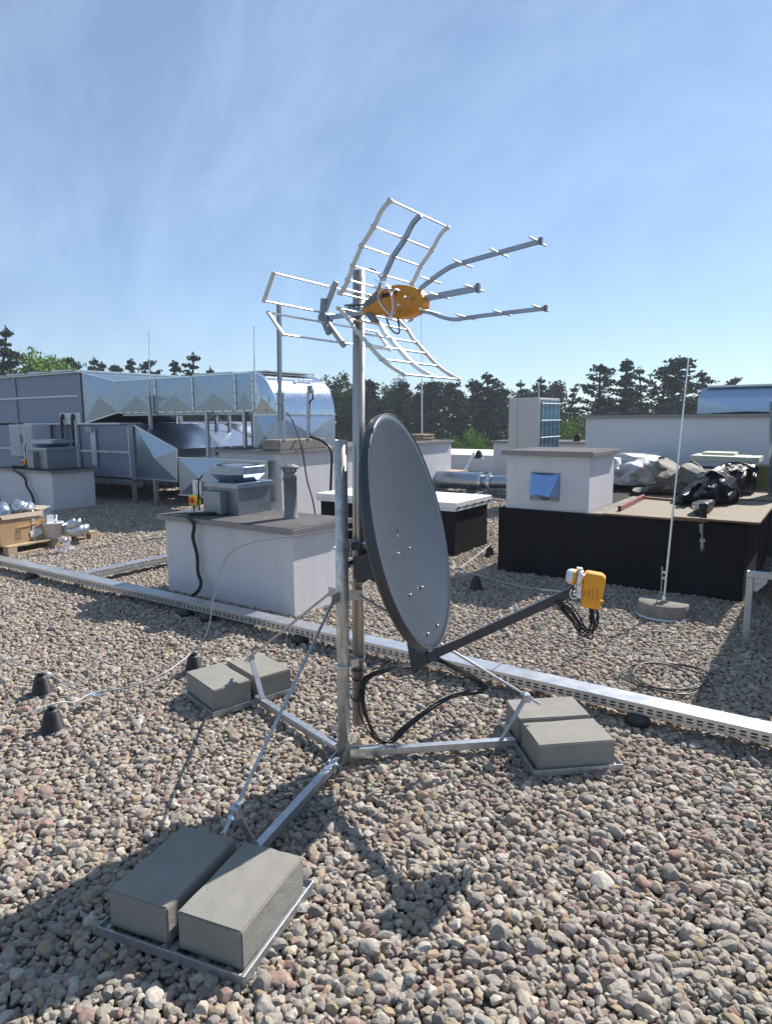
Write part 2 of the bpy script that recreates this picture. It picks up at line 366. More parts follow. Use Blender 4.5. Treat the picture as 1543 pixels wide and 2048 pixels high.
tcn = N(t, 'ShaderNodeTexCoord'); ad = N(t, 'ShaderNodeVectorMath', operation='ADD'); L(tcn.outputs['Object'], ad.inputs[0]); 
geoN = N(t, 'ShaderNodeNewGeometry'); L(geoN.outputs['Position'], ad.inputs[0]); L(at2.outputs['Vector'], ad.inputs[1])
n1 = N(t, 'ShaderNodeTexNoise'); n1.inputs['Scale'].default_value = 70; n1.inputs['Detail'].default_value = 7; n1.inputs['Roughness'].default_value = .7; L(ad.outputs[0], n1.inputs['Vector'])
mr = N(t, 'ShaderNodeMapRange'); mr.inputs[1].default_value = .3; mr.inputs[2].default_value = .7; mr.inputs[3].default_value = .74; mr.inputs[4].default_value = 1.26; L(n1.outputs[0], mr.inputs[0])
mmx = N(t, 'ShaderNodeMix', data_type='RGBA', blend_type='MULTIPLY'); mmx.inputs[0].default_value = 1; L(at.outputs['Fac'], rp.inputs[0]); L(rp.outputs[0], mmx.inputs[6]); L(mr.outputs[0], mmx.inputs[7]); L(mmx.outputs[2], b.inputs['Base Color'])
b.inputs['Roughness'].default_value = .82; b.inputs['Specular IOR Level'].default_value = .3
bp = N(t, 'ShaderNodeBump'); bp.inputs['Strength'].default_value = .5; bp.inputs['Distance'].default_value = .004; L(n1.outputs[0], bp.inputs['Height']); L(bp.outputs[0], b.inputs['Normal'])

rs = np.random.default_rng(11)
solids = [(-5.42, -3.86, 4.2, 4.85), (-8.9, -7.5, 8.0, 13.5), (-3.0, -.72, 6.76, 10), (-5.8, -3.9, 7.15, 8.0), (-13.9, -12.25, 6.8, 7.6), (-3.2, 8, 10.6, 20)]
def scatter(D0, D1, sp, z, jit, keep=1., zj=.004):
    xs = np.arange(-.66 * D1 - 1.2, .66 * D1 + 1.2, sp); ys = np.arange(D0, D1, sp * .87)
    X, Y = np.meshgrid(xs, ys); X[::2] += sp / 2; X = X.ravel() + rs.uniform(-jit, jit, X.size) * sp; Y = Y.ravel() + rs.uniform(-jit, jit, Y.size) * sp
    k = (np.abs(X) < .62 * np.abs(Y) + 1.0) & (rs.random(X.size) < keep); X, Y = X[k], Y[k]
    wx = X * cw - Y * sw; wy = X * sw + Y * cw
    k = (wy < 21.4) & (wx < 9.8) & (wx > -25.8)
    for a, b_, c_, d_ in solids: k &= ~((wx > a) & (wx < b_) & (wy > c_) & (wy < d_))
    wx, wy = wx[k], wy[k]
    return np.stack([wx, wy, z + rs.uniform(-zj, zj, wx.size)], 1)
layers = [(scatter(.35, 4.4, .0285, -.016, .42, zj=.003), .0162, .28), (scatter(.35, 4.4, .033, -.006, .48, zj=.003), .0172, .34), (scatter(.35, 4.4, .085, .0, .5), .022, .3),
          (scatter(4.4, 9.0, .031, -.015, .42, zj=.003), .0172, .28), (scatter(4.4, 9.0, .038, -.005, .5, zj=.003), .0185, .32),
          (scatter(9.0, 15.0, .043, -.010, .45, zj=.006), .027, .3), (scatter(15.0, 26.0, .075, -.010, .45, zj=.012), .046, .3)]
P = np.concatenate([l[0] for l in layers]); n = len(P)
base = np.concatenate([np.full(len(l[0]), l[1]) for l in layers]) * np.exp(rs.normal(0, .28, n)).clip(.55, 1.9)
me = bpy.data.meshes.new('roof_gravel'); me.vertices.add(n); me.vertices.foreach_set('co', P.ravel())
rot = np.stack([rs.normal(0, .27, n), rs.normal(0, .27, n), rs.uniform(0, 2 * PI, n)], 1)
scl = base[:, None] * rs.uniform(.86, 1.16, (n, 3)); scl[:, :2] *= 1.06; scl[:, 2] *= .98
for nm, ty, arr, key in (('rot', 'FLOAT_VECTOR', rot, 'vector'), ('scl', 'FLOAT_VECTOR', scl, 'vector'), ('off', 'FLOAT_VECTOR', rs.uniform(-9, 9, (n, 3)), 'vector'), ('tone', 'FLOAT', rs.random(n), 'value'), ('pick', 'INT', rs.integers(0, 14, n), 'value')):
    a = me.attributes.new(nm, ty, 'POINT'); a.data.foreach_set(key, arr.astype(np.int32 if ty == 'INT' else np.float32).ravel())
me.materials.append(m_peb)
go = bpy.data.objects.new('roof_gravel', me); COL.objects.link(go); md = go.modifiers.new('pebbles', 'NODES'); md.node_group = pebble_nodes()
tag(go, 'mixed beige and pink rounded gravel covering the whole flat roof', 'gravel'); kind(go, 'stuff')

# ================================================================ MAST STAND
mast = Vector((-1.924, 2.43, 0))
ARMS = {'F': R(-77), 'R': R(41.5), 'L': R(164.3)}
st_ = thing('mast_stand', mast, 'galvanised three legged mast stand with a short thick vertical tube', 'mast stand')
lean = Vector((.008, .005, 1.545))
MB().tube([mast + Vector((0, 0, .0)), mast + Vector((.008, .005, 1.583))], .0305, 28, caps=False).build('mast_tube', m_galv_mast, st_, solid=.004)
mb = MB(); mb.lathe(mast + Vector((.008, .005, 1.572)), [(.0, 0), (.0265, 0)], 24); mb.build('tube_plug', m_black, st_)
for key, a in ARMS.items():
    u = Vector((math.cos(a), math.sin(a), 0)); w = Vector((-u.y, u.x, 0)); z = Vector((0, 0, 1))
    leg = MB(); 
    # square tube leg, open sleeve at the mast
    leg.bar(mast + u * .075 + z * .045, mast + u * .87 + z * .045, .036, .036)
    lg = leg.build('leg', m_galv, st_, bevel=.002, each=True)
    b_ = MB()
    for s_ in (-1, 1): b_.obox(mast + u * .03 + w * (s_ * .0205 - .0015) + z * .02, u * .13, w * .003, z * .05)
    b_.build('sleeve', m_zinc, lg, each=True)
    q = MB(); q.lathe(mast + u * .12 + z * .047 - w * .032, [(.0, 0), (.009, 0), (.009, .008), (.005, .008), (.005, .056), (.009, .056), (.009, .064), (0, .064)], 6, smooth=False, axis=w); q.build('bolt', m_zinc, lg, each=True)
    # flat bar up to the stay
    top = mast + u * .925 + z * .285; bot = mast + u * .80 + z * .064
    s1 = MB(); s1.bar(bot, top, .032, .010, up=w.cross(top - bot)); s1.bar(top - u * .0 - w * .0 - z * .03, top + z * .012, .038, .03, up=u)
    stt = s1.build('strut', m_galv, st_, bevel=.0015)
    # stay rod with threaded end and nuts
    r0 = mast + u * .085 + z * .845; r1 = top; d = (r1 - r0).normalized()
    MB().tube([r0, r1 + d * .085], .0068, 12).build('stay_rod', m_galv, st_)
    nn = MB()
    for k in (-.03, .024): nn.lathe(r1 + d * k, [(0, 0), (.013, 0), (.013, .012), (0, .012)], 6, smooth=False, axis=d)
    nn.build('nut', m_zinc, stt, each=True)
    lug = MB(); lug.obox(mast + u * .028 - w * .003 + z * .82, u * .075, w * .006, z * .05); lug.build('lug', m_galv, st_, bevel=.002)
    # ballast tray: angle frame with centre rail
    t_ = MB(); r0_, r1_, hw = .865, 1.312, .281
    c0 = mast
    for s_ in (-1, 1):
        t_.obox(c0 + u * r0_ + w * (s_ * hw) + z * .0185, u * (r1_ - r0_), w * (-s_ * .026), z * .003)
        t_.obox(c0 + u * r0_ + w * (s_ * hw) + z * .006, u * (r1_ - r0_), w * (-s_ * .003), z * .034)
    for rr, s_ in ((r0_, 1), (r1_, -1)):
        t_.obox(c0 + u * rr - w * (hw - .027) + z * .0185, u * (s_ * .026), w * (2 * hw - .054), z * .0028)
        t_.obox(c0 + u * rr - w * (hw - .0035) + z * .0062, u * (s_ * .003), w * (2 * hw - .007), z * .0335)
    t_.bar(c0 + u * (r0_ + .036) + z * .015, c0 + u * (r1_ - .006) + z * .015, .026, .0125)
    t_.build('ballast_tray', m_galv, st_, bevel=.001)
blk = MB().box((-.19, -.12, 0), (.19, .12, .14))
def subd_block():
    bm = bmesh.new(); bmesh.ops.create_cube(bm, size=1); bmesh.ops.scale(bm, vec=(.38, .24, .131), verts=bm.verts); bmesh.ops.translate(bm, vec=(0, 0, .0655), verts=bm.verts)
    bmesh.ops.bevel(bm, geom=bm.edges, offset=.005, segments=2, affect='EDGES')
    bmesh.ops.subdivide_edges(bm, edges=[e for e in bm.edges if e.calc_length() > .06], cuts=7, use_grid_fill=True)
    for v in bm.verts:
        nn_ = noise.noise(v.co * 18) * .0020 + noise.noise(v.co * 60) * .0008 - (.006 * max(0, noise.noise(v.co * 34 + Vector((3, 1, 7))) - .28) if (abs(v.co.x) > .175) + (abs(v.co.y) > .11) + (v.co.z > .121) >= 2 else 0)
        v.co += v.normal * nn_
    me = bpy.data.meshes.new('concrete_block'); bm.to_mesh(me); bm.free(); me.materials.append(m_conc)
    for p in me.polygons: p.use_smooth = False
    return me
bme = subd_block()
blab = {('F', -1): 'front left foreground concrete block lying fully in the dish shadow', ('F', 1): 'nearest concrete block, its top cut diagonally by sunlight and shadow',
        ('R', -1): 'concrete block right of the mast, nearer of the right hand pair', ('R', 1): 'concrete block right of the mast, farther of the pair near the cable tray',
        ('L', 1): 'rounded concrete block left of the mast, with a small cross shaped shadow on top', ('L', -1): 'concrete block left of the mast, farther one behind the flat strut'}
first = None
for key, a in ARMS.items():
    for s_ in (-1, 1):
        u = Vector((math.cos(a), math.sin(a), 0)); w = Vector((-u.y, u.x, 0)); p = mast + u * 1.088 + w * (s_ * .1385) + Vector((0, 0, .0218))
        if first is None: o = bpy.data.objects.new('concrete_block', bme); first = o
        else: o = first.copy()
        COL.objects.link(o); o.location = p; o.rotation_euler = (0, 0, a + random.uniform(-.015, .015) + (PI if s_ > 0 else 0))
        tag(o, blab[(key, s_ if key != 'F' else s_)], 'concrete block', 'ballast blocks on the mast stand')

# rear pole and its clamps
D3 = fw(mast)
pt, pb = Vector((-1.874, 2.537, 2.345)), Vector((-1.901, 2.517, .175))
def pole_at(z): return pb.lerp(pt, (z - pb.z) / (pt.z - pb.z))
ap = thing('antenna_pole', pb, 'tall thin steel pole carrying the dish and the television antenna, clamped to the mast', 'pole')
MB().tube([pb, pt], .0285, 28, caps=False).build('pole_tube', m_pole, ap, solid=.003)
MB().lathe(pole_at(2.335), [(0, 0), (.0255, 0)], 20).build('tube_plug', m_black, ap)
dirm = (pole_at(1.) - mast); dirm.z = 0; dirm.normalize(); side = Vector((-dirm.y, dirm.x, 0))
for z in (1.085, .51):
    c = MB(); mid = (mast + pole_at(z)) / 2; mid.z = z
    c.obox(mid - dirm * .024 - side * .042 + Vector((0, 0, -.022)), dirm * .004, side * .084, Vector((0, 0, .044)))
    c.obox(mid + dirm * .018 - side * .042 + Vector((0, 0, -.02)), dirm * .004, side * .084, Vector((0, 0, .04)))
    for k in (-1, 1): c.obox(mid - dirm * .02 + side * (k * .040) + Vector((0, 0, -.02)), dirm * .04, side * .004 * k, Vector((0, 0, .04)))
    cl = c.build('clamp_bracket', m_zinc, ap, bevel=.001)
    for ctr, rr, dz, s_ in ((mast, .0345, -.012, -1), (pole_at(z), .033, .006, 1)):
        pts = []
        pts.append(Vector((ctr.x, ctr.y, z + dz)) + side * rr - dirm * (s_ * .062))
        for k in range(13): a = PI * k / 12; pts.append(Vector((ctr.x, ctr.y, z + dz)) + side * rr * math.cos(a) + dirm * (s_ * rr * math.sin(a)))
        pts.append(Vector((ctr.x, ctr.y, z + dz)) - side * rr - dirm * (s_ * .062))
        MB().tube(pts, .0042, 8).build('u_bolt', m_zinc, cl, each=True)
ties = MB()
for z in (.30, .405, .455): ties.lathe(pole_at(z) + Vector((0, 0, -.002)), [(.0292, 0), (.0312, 0), (.0312, .005), (.0292, .005)], 20)
ties.build('cable_tie', m_black, ap, each=True)

# ================================================================ SATELLITE DISH
az, ti = .267, .228
dn = Vector((math.cos(az) * math.cos(ti), math.sin(az) * math.cos(ti), math.sin(ti))); dt = Vector((-math.sin(az), math.cos(az), 0)); dv = dn.cross(dt)
hu = Vector((math.cos(az), math.sin(az), 0)); dc = Vector((-1.63, 2.615, 1.16)); DA, DB = .5, .55
dish = thing('satellite_dish', (dc.x, dc.y, .62), 'large slate grey satellite dish facing right on the rear pole', 'satellite dish')
def dpt(r, th, off=0.): return dc + dt * (DA * r * math.cos(th)) + dv * (DB * r * math.sin(th)) - dn * (.085 * (1 - min(r, 1) ** 2) + off)
mb = MB(); nr, na = 22, 96; vs = []; fs = []
for i in range(nr + 1):
    for k in range(na): vs.append(dpt(i / nr, 2 * PI * k / na))
for i in range(nr):
    for k in range(na): fs.append((i * na + k, (i + 1) * na + k, (i + 1) * na + (k + 1) % na, i * na + (k + 1) % na))
mb.add(vs, fs, True); mb.build('reflector', m_dish, dish, solid=-.0015)
mb = MB(); vs = []; fs = []; prof = [(1.0, 0), (1.006, -.003), (1.012, -.001), (1.016, .006), (1.018, .030), (1.012, .040), (.985, .043), (.96, .05)]
for r, o_ in prof:
    for k in range(na): vs.append(dpt(r, 2 * PI * k / na, o_))
for i in range(len(prof) - 1):
    for k in range(na): fs.append((i * na + k, (i + 1) * na + k, (i + 1) * na + (k + 1) % na, i * na + (k + 1) % na))
mb.add(vs, fs, True); mb.build('rim', m_dish_bk, dish)
def onplane(x, y, off=0.): return gpl(x, y, dc + dt * off, dt)
br = MB()
for o_ in (-.10, .08): br.prism([onplane(*q, o_) for q in ((706, 1112), (716, 1112), (738, 1106), (752, 1166), (738, 1160), (706, 1157))], (0, .006), dt)
br.prism([onplane(*q, -.004) for q in ((816, 1283), (826, 1343), (835, 1343), (858, 1322), (853, 1303), (836, 1300))], (-.025, .033), dt)
br.prism([onplane(*q, 0) for q in ((722, 1116), (736, 1116), (740, 1157), (726, 1157))], (-.09, .075), dt)
br.build('rear_bracket', m_dish_bk, dish, bevel=.002, each=True)
# black pole clamp with two threaded rods
cb = MB(); pz = pole_at(.985)
for k in (-1, 1):
    cb.tube([pz - hu * .10 + dt * (k * .043), pz + hu * .085 + dt * (k * .043)], .0042, 8)
cb2 = MB(); cb2.obox(pz - hu * .045 - dt * .055 + Vector((0, 0, -.014)), hu * .012, dt * .11, Vector((0, 0, .030)))
cb2.obox(pz + hu * .030 - dt * .055 + Vector((0, 0, -.02)), hu * .010, dt * .11, Vector((0, 0, .10)))
cb2.build('pole_clamp', m_black, dish, bevel=.002, each=True); cb.build('threaded_rod', m_zinc, dish, each=True)
# feed arm
a0, a1 = onplane(838, 1322), onplane(1150, 1180)
ad_ = (a1 - a0).normalized(); aw = dt; au = ad_.cross(aw)
arm = MB(); arm.bar(a0, a1, .030, .040, up=au); arm.build('feed_arm', m_dish_bk, dish, bevel=.0025)
pl = MB(); q0 = onplane(850, 1312)
for k in (-1, 1): pl.obox(onplane(836, 1335) + dt * (k * .018 - .0015), ad_ * .12, dt * .003, au * (.045 if au.z > 0 else -.045))
pl.build('arm_plate', m_dish_bk, dish, each=True)
sc = MB()
for x, y in ((815, 1097), (792, 1108), (840, 1175), (817, 1190), (871, 1251), (852, 1268), (897, 1140)):
    if x == 897: continue
    # on the reflector surface
    best = None
    for k in range(60):
        off = -.12 + .004 * k; p = gpl(x, y, dc + dn * off * 0.5, dn)
        rel = p - dc; r2 = (rel.dot(dt) / DA) ** 2 + (rel.dot(dv) / DB) ** 2; dd = abs(rel.dot(dn) + .085 * (1 - r2))
        if best is None or dd < best[0]: best = (dd, p)
    p = best[1]
    sc.lathe(p - dn * .002, [(.0, 0), (.004, 0), (.004, .010), (.006, .010), (.006, .015), (0, .016)], 10, axis=dn)
sc.build('screw', m_zinc, dish, each=True)
# LNB pair
def lnb(off, shift, label):
    def P_(x, y): return gpl(x, y, dc + dt * off, dt) + shift
    rt = thing('feed_head', P_(1180, 1215), label, 'feed head', 'feed heads on the dish arm')
    body = [P_(*q) for q in ((1170, 1145), (1176, 1143), (1204, 1148), (1211, 1154), (1210, 1166), (1202, 1200), (1163, 1196), (1166, 1160))]
    h = MB().prism(body, (-.030, .030), dt).build('housing', m_orange, rt, bevel=.010, seg=4)
    low = [P_(*q) for q in ((1163.5, 1195), (1201.5, 1199), (1199.5, 1218), (1162.5, 1211))]
    MB().prism(low, (-.024, .024), dt).build('connector_cover', m_orange, h, bevel=.003)
    k = MB()
    for x0, y0, y1 in ((1169, 1178, 1189), (1177, 1174, 1193), (1185.5, 1173, 1195), (1194, 1173, 1197)):
        k.prism([P_(x0 - 1.8, y0 + 2), P_(x0 + 2.0, y0), P_(x0 + 1.4, y1), P_(x0 - 2.0, y1 - 1)], (-.0312, -.0285), dt)
    k.build('vent_slot', m_orange_sl, h, each=True)
    nb = MB()
    for x_, y_ in ((1203.5, 1203), (1199.5, 1216)): nb.lathe(P_(x_, y_) - dt * .0, [(0, -.006), (.006, -.003), (.006, .003), (0, .006)], 10, axis=hu)
    nb.build('screw_boss', m_orange, h, each=True)
    ax = (P_(1168, 1158) - P_(1140, 1153)).normalized(); c0 = P_(1140, 1153)
    MB().lathe(c0, [(.001, -.016), (.022, -.014), (.030, -.006), (.034, .006), (.034, .010)], 28, axis=ax).build('feed_cap', m_cap_w, rt)
    MB().lathe(c0, [(.0345, .0095), (.0345, .022), (.022, .026), (.020, .075)], 28, axis=ax).build('feed_horn', m_orange, rt)
    MB().lathe(c0, [(.030, .028), (.0365, .028), (.0365, .050), (.030, .050)], 28, axis=ax).build('clamp_ring', m_alu, rt)
    cc = c0 + ax * .039
    lg = MB(); lg.obox(cc - dt * .018 - ax * .010 + Vector((0, 0, -.085)), ax * .02, dt * .036, Vector((0, 0, .055))); lg.obox(cc - dt * .012 - ax * .009 + Vector((0, 0, .034)), ax * .018, dt * .024, Vector((0, 0, .012)))
    lg.build('clamp_foot', m_alu, rt, bevel=.002, each=True)
    return rt
lnb(-.043, Vector((0, 0, 0)), 'nearer orange dual feed head with white cap and slotted side')
lnb(.050, Vector((-.005, 0, .002)), 'farther orange feed head partly hidden behind the nearer one')
brk = MB(); q = onplane(1152, 1182)
brk.obox(q - hu * .012 - dt * .085 + Vector((0, 0, .002)), hu * .03, dt * .18, Vector((0, 0, .006)))
brk.tube(spline([onplane(1142, 1180, -.05), onplane(1139, 1188, -.05), onplane(1143, 1196, -.05), onplane(1152, 1197, -.05)], 4), .004, 6)
brk.build('feed_holder', m_alu, dish, bevel=.001)

def bundle(name, pts, n, r, spread, label, cat='cable', m=None, group=None, seed=1):
    rg = random.Random(seed); root = None; mb = MB()
    for k in range(n):
        a = 2 * PI * k / n; o1 = Vector((rg.uniform(-1, 1), rg.uniform(-1, 1), rg.uniform(-1, 1))) * spread
        pp = [Vector(p) + o1 * (1 if 0 < i < len(pts) - 1 else .5) + Vector((rg.uniform(-1, 1), rg.uniform(-1, 1), rg.uniform(-1, 1))) * spread * .5 for i, p in enumerate(pts)]
        mb.tube(spline(pp, 8), r, 8)
    o = mb.build(name, m or m_cable); return tag(o, label, cat, group)
bundle('cable_bundle', [onplane(1181, 1212), onplane(1184, 1235), onplane(1181, 1258), onplane(1172, 1266), onplane(1158, 1256), onplane(1140, 1232), onplane(1124, 1212), onplane(1104, 1204)], 8, .0036, .022, 'sagging black coax bundle between the orange heads and the feed arm', seed=5)
Dp = D3 + .02
loop = [(868, 1316, .18), (905, 1334, .30), (950, 1358, .42), (971, 1374, .47), (958, 1384, .45), (905, 1394, .32), (855, 1420, .18), (812, 1455, .08), (785, 1481, .03), (765, 1485, 0), (745, 1465, 0), (729, 1425, 0), (724, 1385, 0), (734, 1357, .02), (758, 1345, .05), (790, 1338, .08), (832, 1334, .12)]
bundle('cable_bundle', [gd(x, y, Dp + o_) for x, y, o_ in loop], 8, .0037, .016, 'long loop of black coax cables hanging under the dish beside the pole', seed=8)

# ================================================================ TELEVISION ANTENNA
Y0 = 2.47
def Z(x, y, dy=0.): return gy(500 + x * .4018, 380 + y * .4018, Y0 + dy)
hub = Z(380, 630)
tv = thing('television_antenna', (-1.88, Y0, 2.0), 'orange bodied television antenna with curved grid reflectors pointing right', 'antenna')
def at_y(p, y): return Vector((p.x, y, p.z))
body = [(-1.786, 2.150), (-1.775, 2.178), (-1.741, 2.212), (-1.70, 2.229), (-1.656, 2.238), (-1.60, 2.24), (-1.554, 2.231), (-1.51, 2.215), (-1.485, 2.19), (-1.475, 2.169), (-1.48, 2.14), (-1.50, 2.12), (-1.554, 2.103), (-1.60, 2.100), (-1.636, 2.108), (-1.68, 2.123), (-1.741, 2.130), (-1.775, 2.131)]
tb = MB().prism([(x, Y0, z) for x, z in body], (-.034, .034), (0, 1, 0)).build('antenna_body', m_orange_dk, tv, bevel=.010, seg=3)
MB().lathe((-1.765, Y0 - .037, 2.153), [(0, 0), (.012, 0), (.017, .003), (.020, .004), (.020, .07)], 20, axis=(0, 1, 0)).build('pivot_cap', m_orange_dk, tb)
pj = MB()
for x, z in ((-1.52, 2.172), (-1.585, 2.125)): pj.lathe((x, Y0 - .038, z), [(0, 0), (.009, 0), (.009, .01)], 14, axis=(0, 1, 0))
pj.obox((-1.56, Y0 - .036, 2.112), (.035, 0, -.0), (0, .004, 0), (-.004, 0, .026)); pj.build('screw_boss', m_orange_sl, tb, each=True)
tcv = bpy.data.curves.new('lettering', 'FONT'); tcv.body = 'Televes'; tcv.size = .036; tcv.extrude = .0012; tcv.offset = .0009
to = bpy.data.objects.new('lettering_tmp', tcv); COL.objects.link(to)
dg = bpy.context.evaluated_depsgraph_get(); tm = bpy.data.meshes.new_from_object(to.evaluated_get(dg)); bpy.data.objects.remove(to)
tm.materials.clear(); tm.materials.append(m_ink); lt = bpy.data.objects.new('lettering', tm); COL.objects.link(lt); lt.parent = tb
lt.location = gy(750, 598, Y0 - .0355) - tv.location; lt.rotation_euler = (R(90), R(-2), 0)
# directors
def director(name, pts, w, h, els, hl=.08):
    pts3 = [Z(*q) for q in pts]; 
    mb = MB(); P3 = spline(pts3, 4) if len(pts3) > 2 else pts3
    mb.sweep(P3, w, h)
    bo = mb.build(name, m_alu_blue, tv)
    e = MB()
    for q in els: c = Z(*q); e.tube([c + Vector((0, -hl, .001)), c + Vector((0, hl, .001))], .0042, 8)
    e.build('element', m_alu, bo, each=True)
    tip = MB(); c = Z(*pts[-1]); tip.box((c.x - .008, Y0 - w * .7, c.z - h * .75), (c.x + .004, Y0 + w * .7, c.z + h * .75)); tip.build('end_cap', m_grey_pl, bo)
director('director_boom', [(845, 492), (900, 448), (975, 395), (1030, 370), (1057, 363), (1237, 312), (1448, 254)], .011, .017, [(897, 450), (1057, 368), (1237, 315), (1430, 258)])
director('director_boom', [(868, 541), (1136, 488)], .013, .024, [(941, 528), (1114, 490)])
director('director_boom', [(845, 603), (900, 612), (960, 635), (1020, 645), (1072, 637), (1253, 614), (1472, 589)], .011, .015, [(893, 606), (1072, 634), (1253, 614), (1444, 590)])
# grid reflectors
up = [(697, 52), (655, 100), (615, 183), (575, 245), (555, 278), (530, 335), (512, 378), (487, 448), (466, 492), (448, 515)]
lo = [(443, 590), (490, 640), (520, 690), (540, 712), (590, 772), (655, 843), (710, 885), (765, 918)]
for nm, rail, bars, spn in (('upper', up, (0, 2, 4, 6, 7, 8, 9), (-3, .0)), ('lower', lo, (0, 1, 3, 4, 5, 7), (1, 0))):
    rl = [Z(*q, -.225) for q in rail]
    sp = spline(rl, 3); core = sp[:-3] if nm == 'upper' else sp[2:]
    rf = MB().sweep([at_y(p_, Y0) for p_ in core], .017, .017).build('grid_reflector', m_alu_blue if nm == 'upper' else m_alu, tv)
    for dy in (-.225, .225): MB().sweep([at_y(p_, Y0 + dy) for p_ in sp], .011, .014).build('side_rail', m_alu_white, rf)
    cb_ = MB()
    for i in bars: c = rl[i]; cb_.tube([at_y(c, Y0 - .232), at_y(c, Y0 + .232)], .0044, 8)
    cb_.build('cross_bar', m_alu, rf, each=True)
    cl_ = MB()
    for i in bars:
        for dy in (-.225, .225): cl_.lathe(at_y(rl[i], Y0 + dy), [(0, -.012), (.0085, -.012), (.0085, .012), (0, .012)], 10, axis=(0, 1, 0))
    cl_.build('clip', m_alu_white, rf, each=True)
# rear long bars
la = [gy(547, 546, Y0 - .39), gy(527.5, 602, Y0 - .39), gy(536, 625, Y0 - .39), gy(566, 669, Y0 - .39)]
lb = MB()
for c in la: lb.tube([c, at_y(c, Y0 + .39)], .0045, 8)
lbo = lb.build('long_dipole_bar', m_alu, tv, each=True)
ec = MB()
for i, j in ((0, 1), (2, 3)):
    for y in (Y0 - .39, Y0 + .39): ec.bar(at_y(la[i], y) + (la[i] - la[j]).normalized() * .006, at_y(la[j], y) - (la[i] - la[j]).normalized() * .006, .011, .013, up=(0, 1, 0))
ec.build('end_clip', m_alu_white, lbo, each=True)
hb = MB(); u0 = at_y(la[0], Y0); u1 = at_y(la[1], Y0); u2 = at_y(la[2], Y0); u3 = at_y(la[3], Y0)
hc = (u1 + u2) / 2 + Vector((-.0, 0, 0))
for a, b_ in ((u0 + (u0 - u1) * .25, u1), (u1, hc), (hc, u2), (u2, u3 + (u3 - u2) * .12)): hb.bar(a, b_ + (b_ - a) * .05, .022, .02, up=(0, 1, 0))
hbo = hb.build('rear_bracket', m_grey_pl if False else mat('pale_grey_plastic', (.36, .38, .41), .5, 0, .08, 10), tv, bevel=.003)
hk = MB(); hk.lathe(hc + Vector((-.005, -.028, 0)), [(0, 0), (.010, 0), (.010, .004), (.026, .006), (.026, .056)], 20, axis=(0, 1, 0)); 
hk.bar(hc + Vector((-.008, -.012, .0)), hc + Vector((.002, -.012, .085)), .028, .020, up=(0, 1, 0)); hk.bar(hc + Vector((-.008, -.012, 0)), hc + Vector((.03, -.012, -.075)), .028, .020, up=(0, 1, 0)); hk.build('pivot_hub', m_panel_f, hbo, bevel=.003)
bmn = MB(); bmn.bar(hc, Vector((-1.745, Y0, 2.146)), .020, .020); bmn.build('rear_boom', m_alu_blue, tv, bevel=.002)
pc = MB(); q = pole_at(2.165)
pc.obox((q.x - .045, Y0 + .012, 2.135), (.09, 0, 0), (0, .028, 0), (0, 0, .045)); pc.bar((q.x, Y0 + .01, 2.19), (q.x, q.y + .05, 2.19), .09, .008)
pc.build('pole_clamp', m_panel_f, tv, bevel=.003, each=True)
pu = MB()
for z in (2.145, 2.175): pu.tube([Vector((q.x - .034, Y0 + .0, z))] + [Vector((q.x - .034 * math.cos(PI * k / 10), q.y + .034 * math.sin(PI * k / 10), z)) for k in range(11)] + [Vector((q.x + .034, Y0 + .0, z))], .0035, 8)
pu.build('u_bolt', m_zinc, tv, each=True)
hg = MB()
hg.bar(Z(565, 580, -.03), Z(640, 525, -.03), .024, .016, up=(0, 1, 0)); hg.bar(Z(590, 615, -.03), Z(628, 660, -.03), .026, .016, up=(0, 1, 0)); hg.build('hinge', m_grey_pl, tv, bevel=.003)
# bent ribbon dipole, both sides of the body
rib = [(622, 448), (652, 457), (688, 478), (709, 530), (716, 590), (704, 628), (684, 636), (668, 622)]
rib2 = [(706, 492), (672, 494), (646, 512), (644, 545), (668, 588), (698, 622)]
for dy in (-.075, .075):
    d_ = MB()
    for rb in (rib, rib2):
        d_.sweep([at_y(p_, Y0 + dy + (.002 if rb is rib2 else 0)) for p_ in spline([Z(*q, -.075) for q in rb], 6)], .024, .0035)
    d_.build('folded_dipole', m_alu, tv)
for dy in (-.05,):
    e = MB()
    for x, y, l in ((722, 522, .035), (752, 505, .05), (795, 540, .045), (765, 578, .045)): c = Z(x, y, -.034); e.tube([c, c + Vector((0, -l, 0))], .0048, 8)
    e.build('stub', m_alu, tv, each=True)
wl = MB(); wl.tube(spline([Z(705, 622, -.03), Z(682, 640, -.04), Z(692, 680, -.05), Z(722, 712, -.05), Z(742, 705, -.045), Z(735, 640, -.03)], 8), .0035, 8); wl.tube(spline([Z(582, 400, .09), Z(600, 393, .06), Z(630, 408, .02), Z(650, 440, 0)], 6), .0033, 8)
wl.build('lead', m_cable, tv, each=True)

# ================================================================ CABLE TRAY
TY0, TY1, TZ0, TZ1 = 3.645, 3.775, .058, .122
tr = thing('cable_tray', (-3, 3.7, 0), 'long perforated steel cable tray with flat lid crossing the gravel', 'cable tray')
def slotted(x0, x1, y, z0, z1, rows, pitch, sw_, sh, axis='x', c=None):
    mb = MB(); cuts = [z0]
    for r in rows: cuts += [r - sh / 2, r + sh / 2]
    cuts.append(z1)
    nx = int((x1 - x0) / pitch)
    def q(a, b_, za, zb):
        if axis == 'x': mb.quad((a, y, za), (b_, y, za), (b_, y, zb), (a, y, zb))
        else: mb.quad((y, a, za), (y, b_, za), (y, b_, zb), (y, a, zb))
    for i in range(0, len(cuts) - 1, 2): q(x0, x1, cuts[i], cuts[i + 1])
    for r in rows:
        for k in range(nx + 1):
            a = x0 + k * pitch; b_ = min(a + pitch - sw_, x1)
            if b_ > a: q(a, b_, r - sh / 2, r + sh / 2)
    return mb
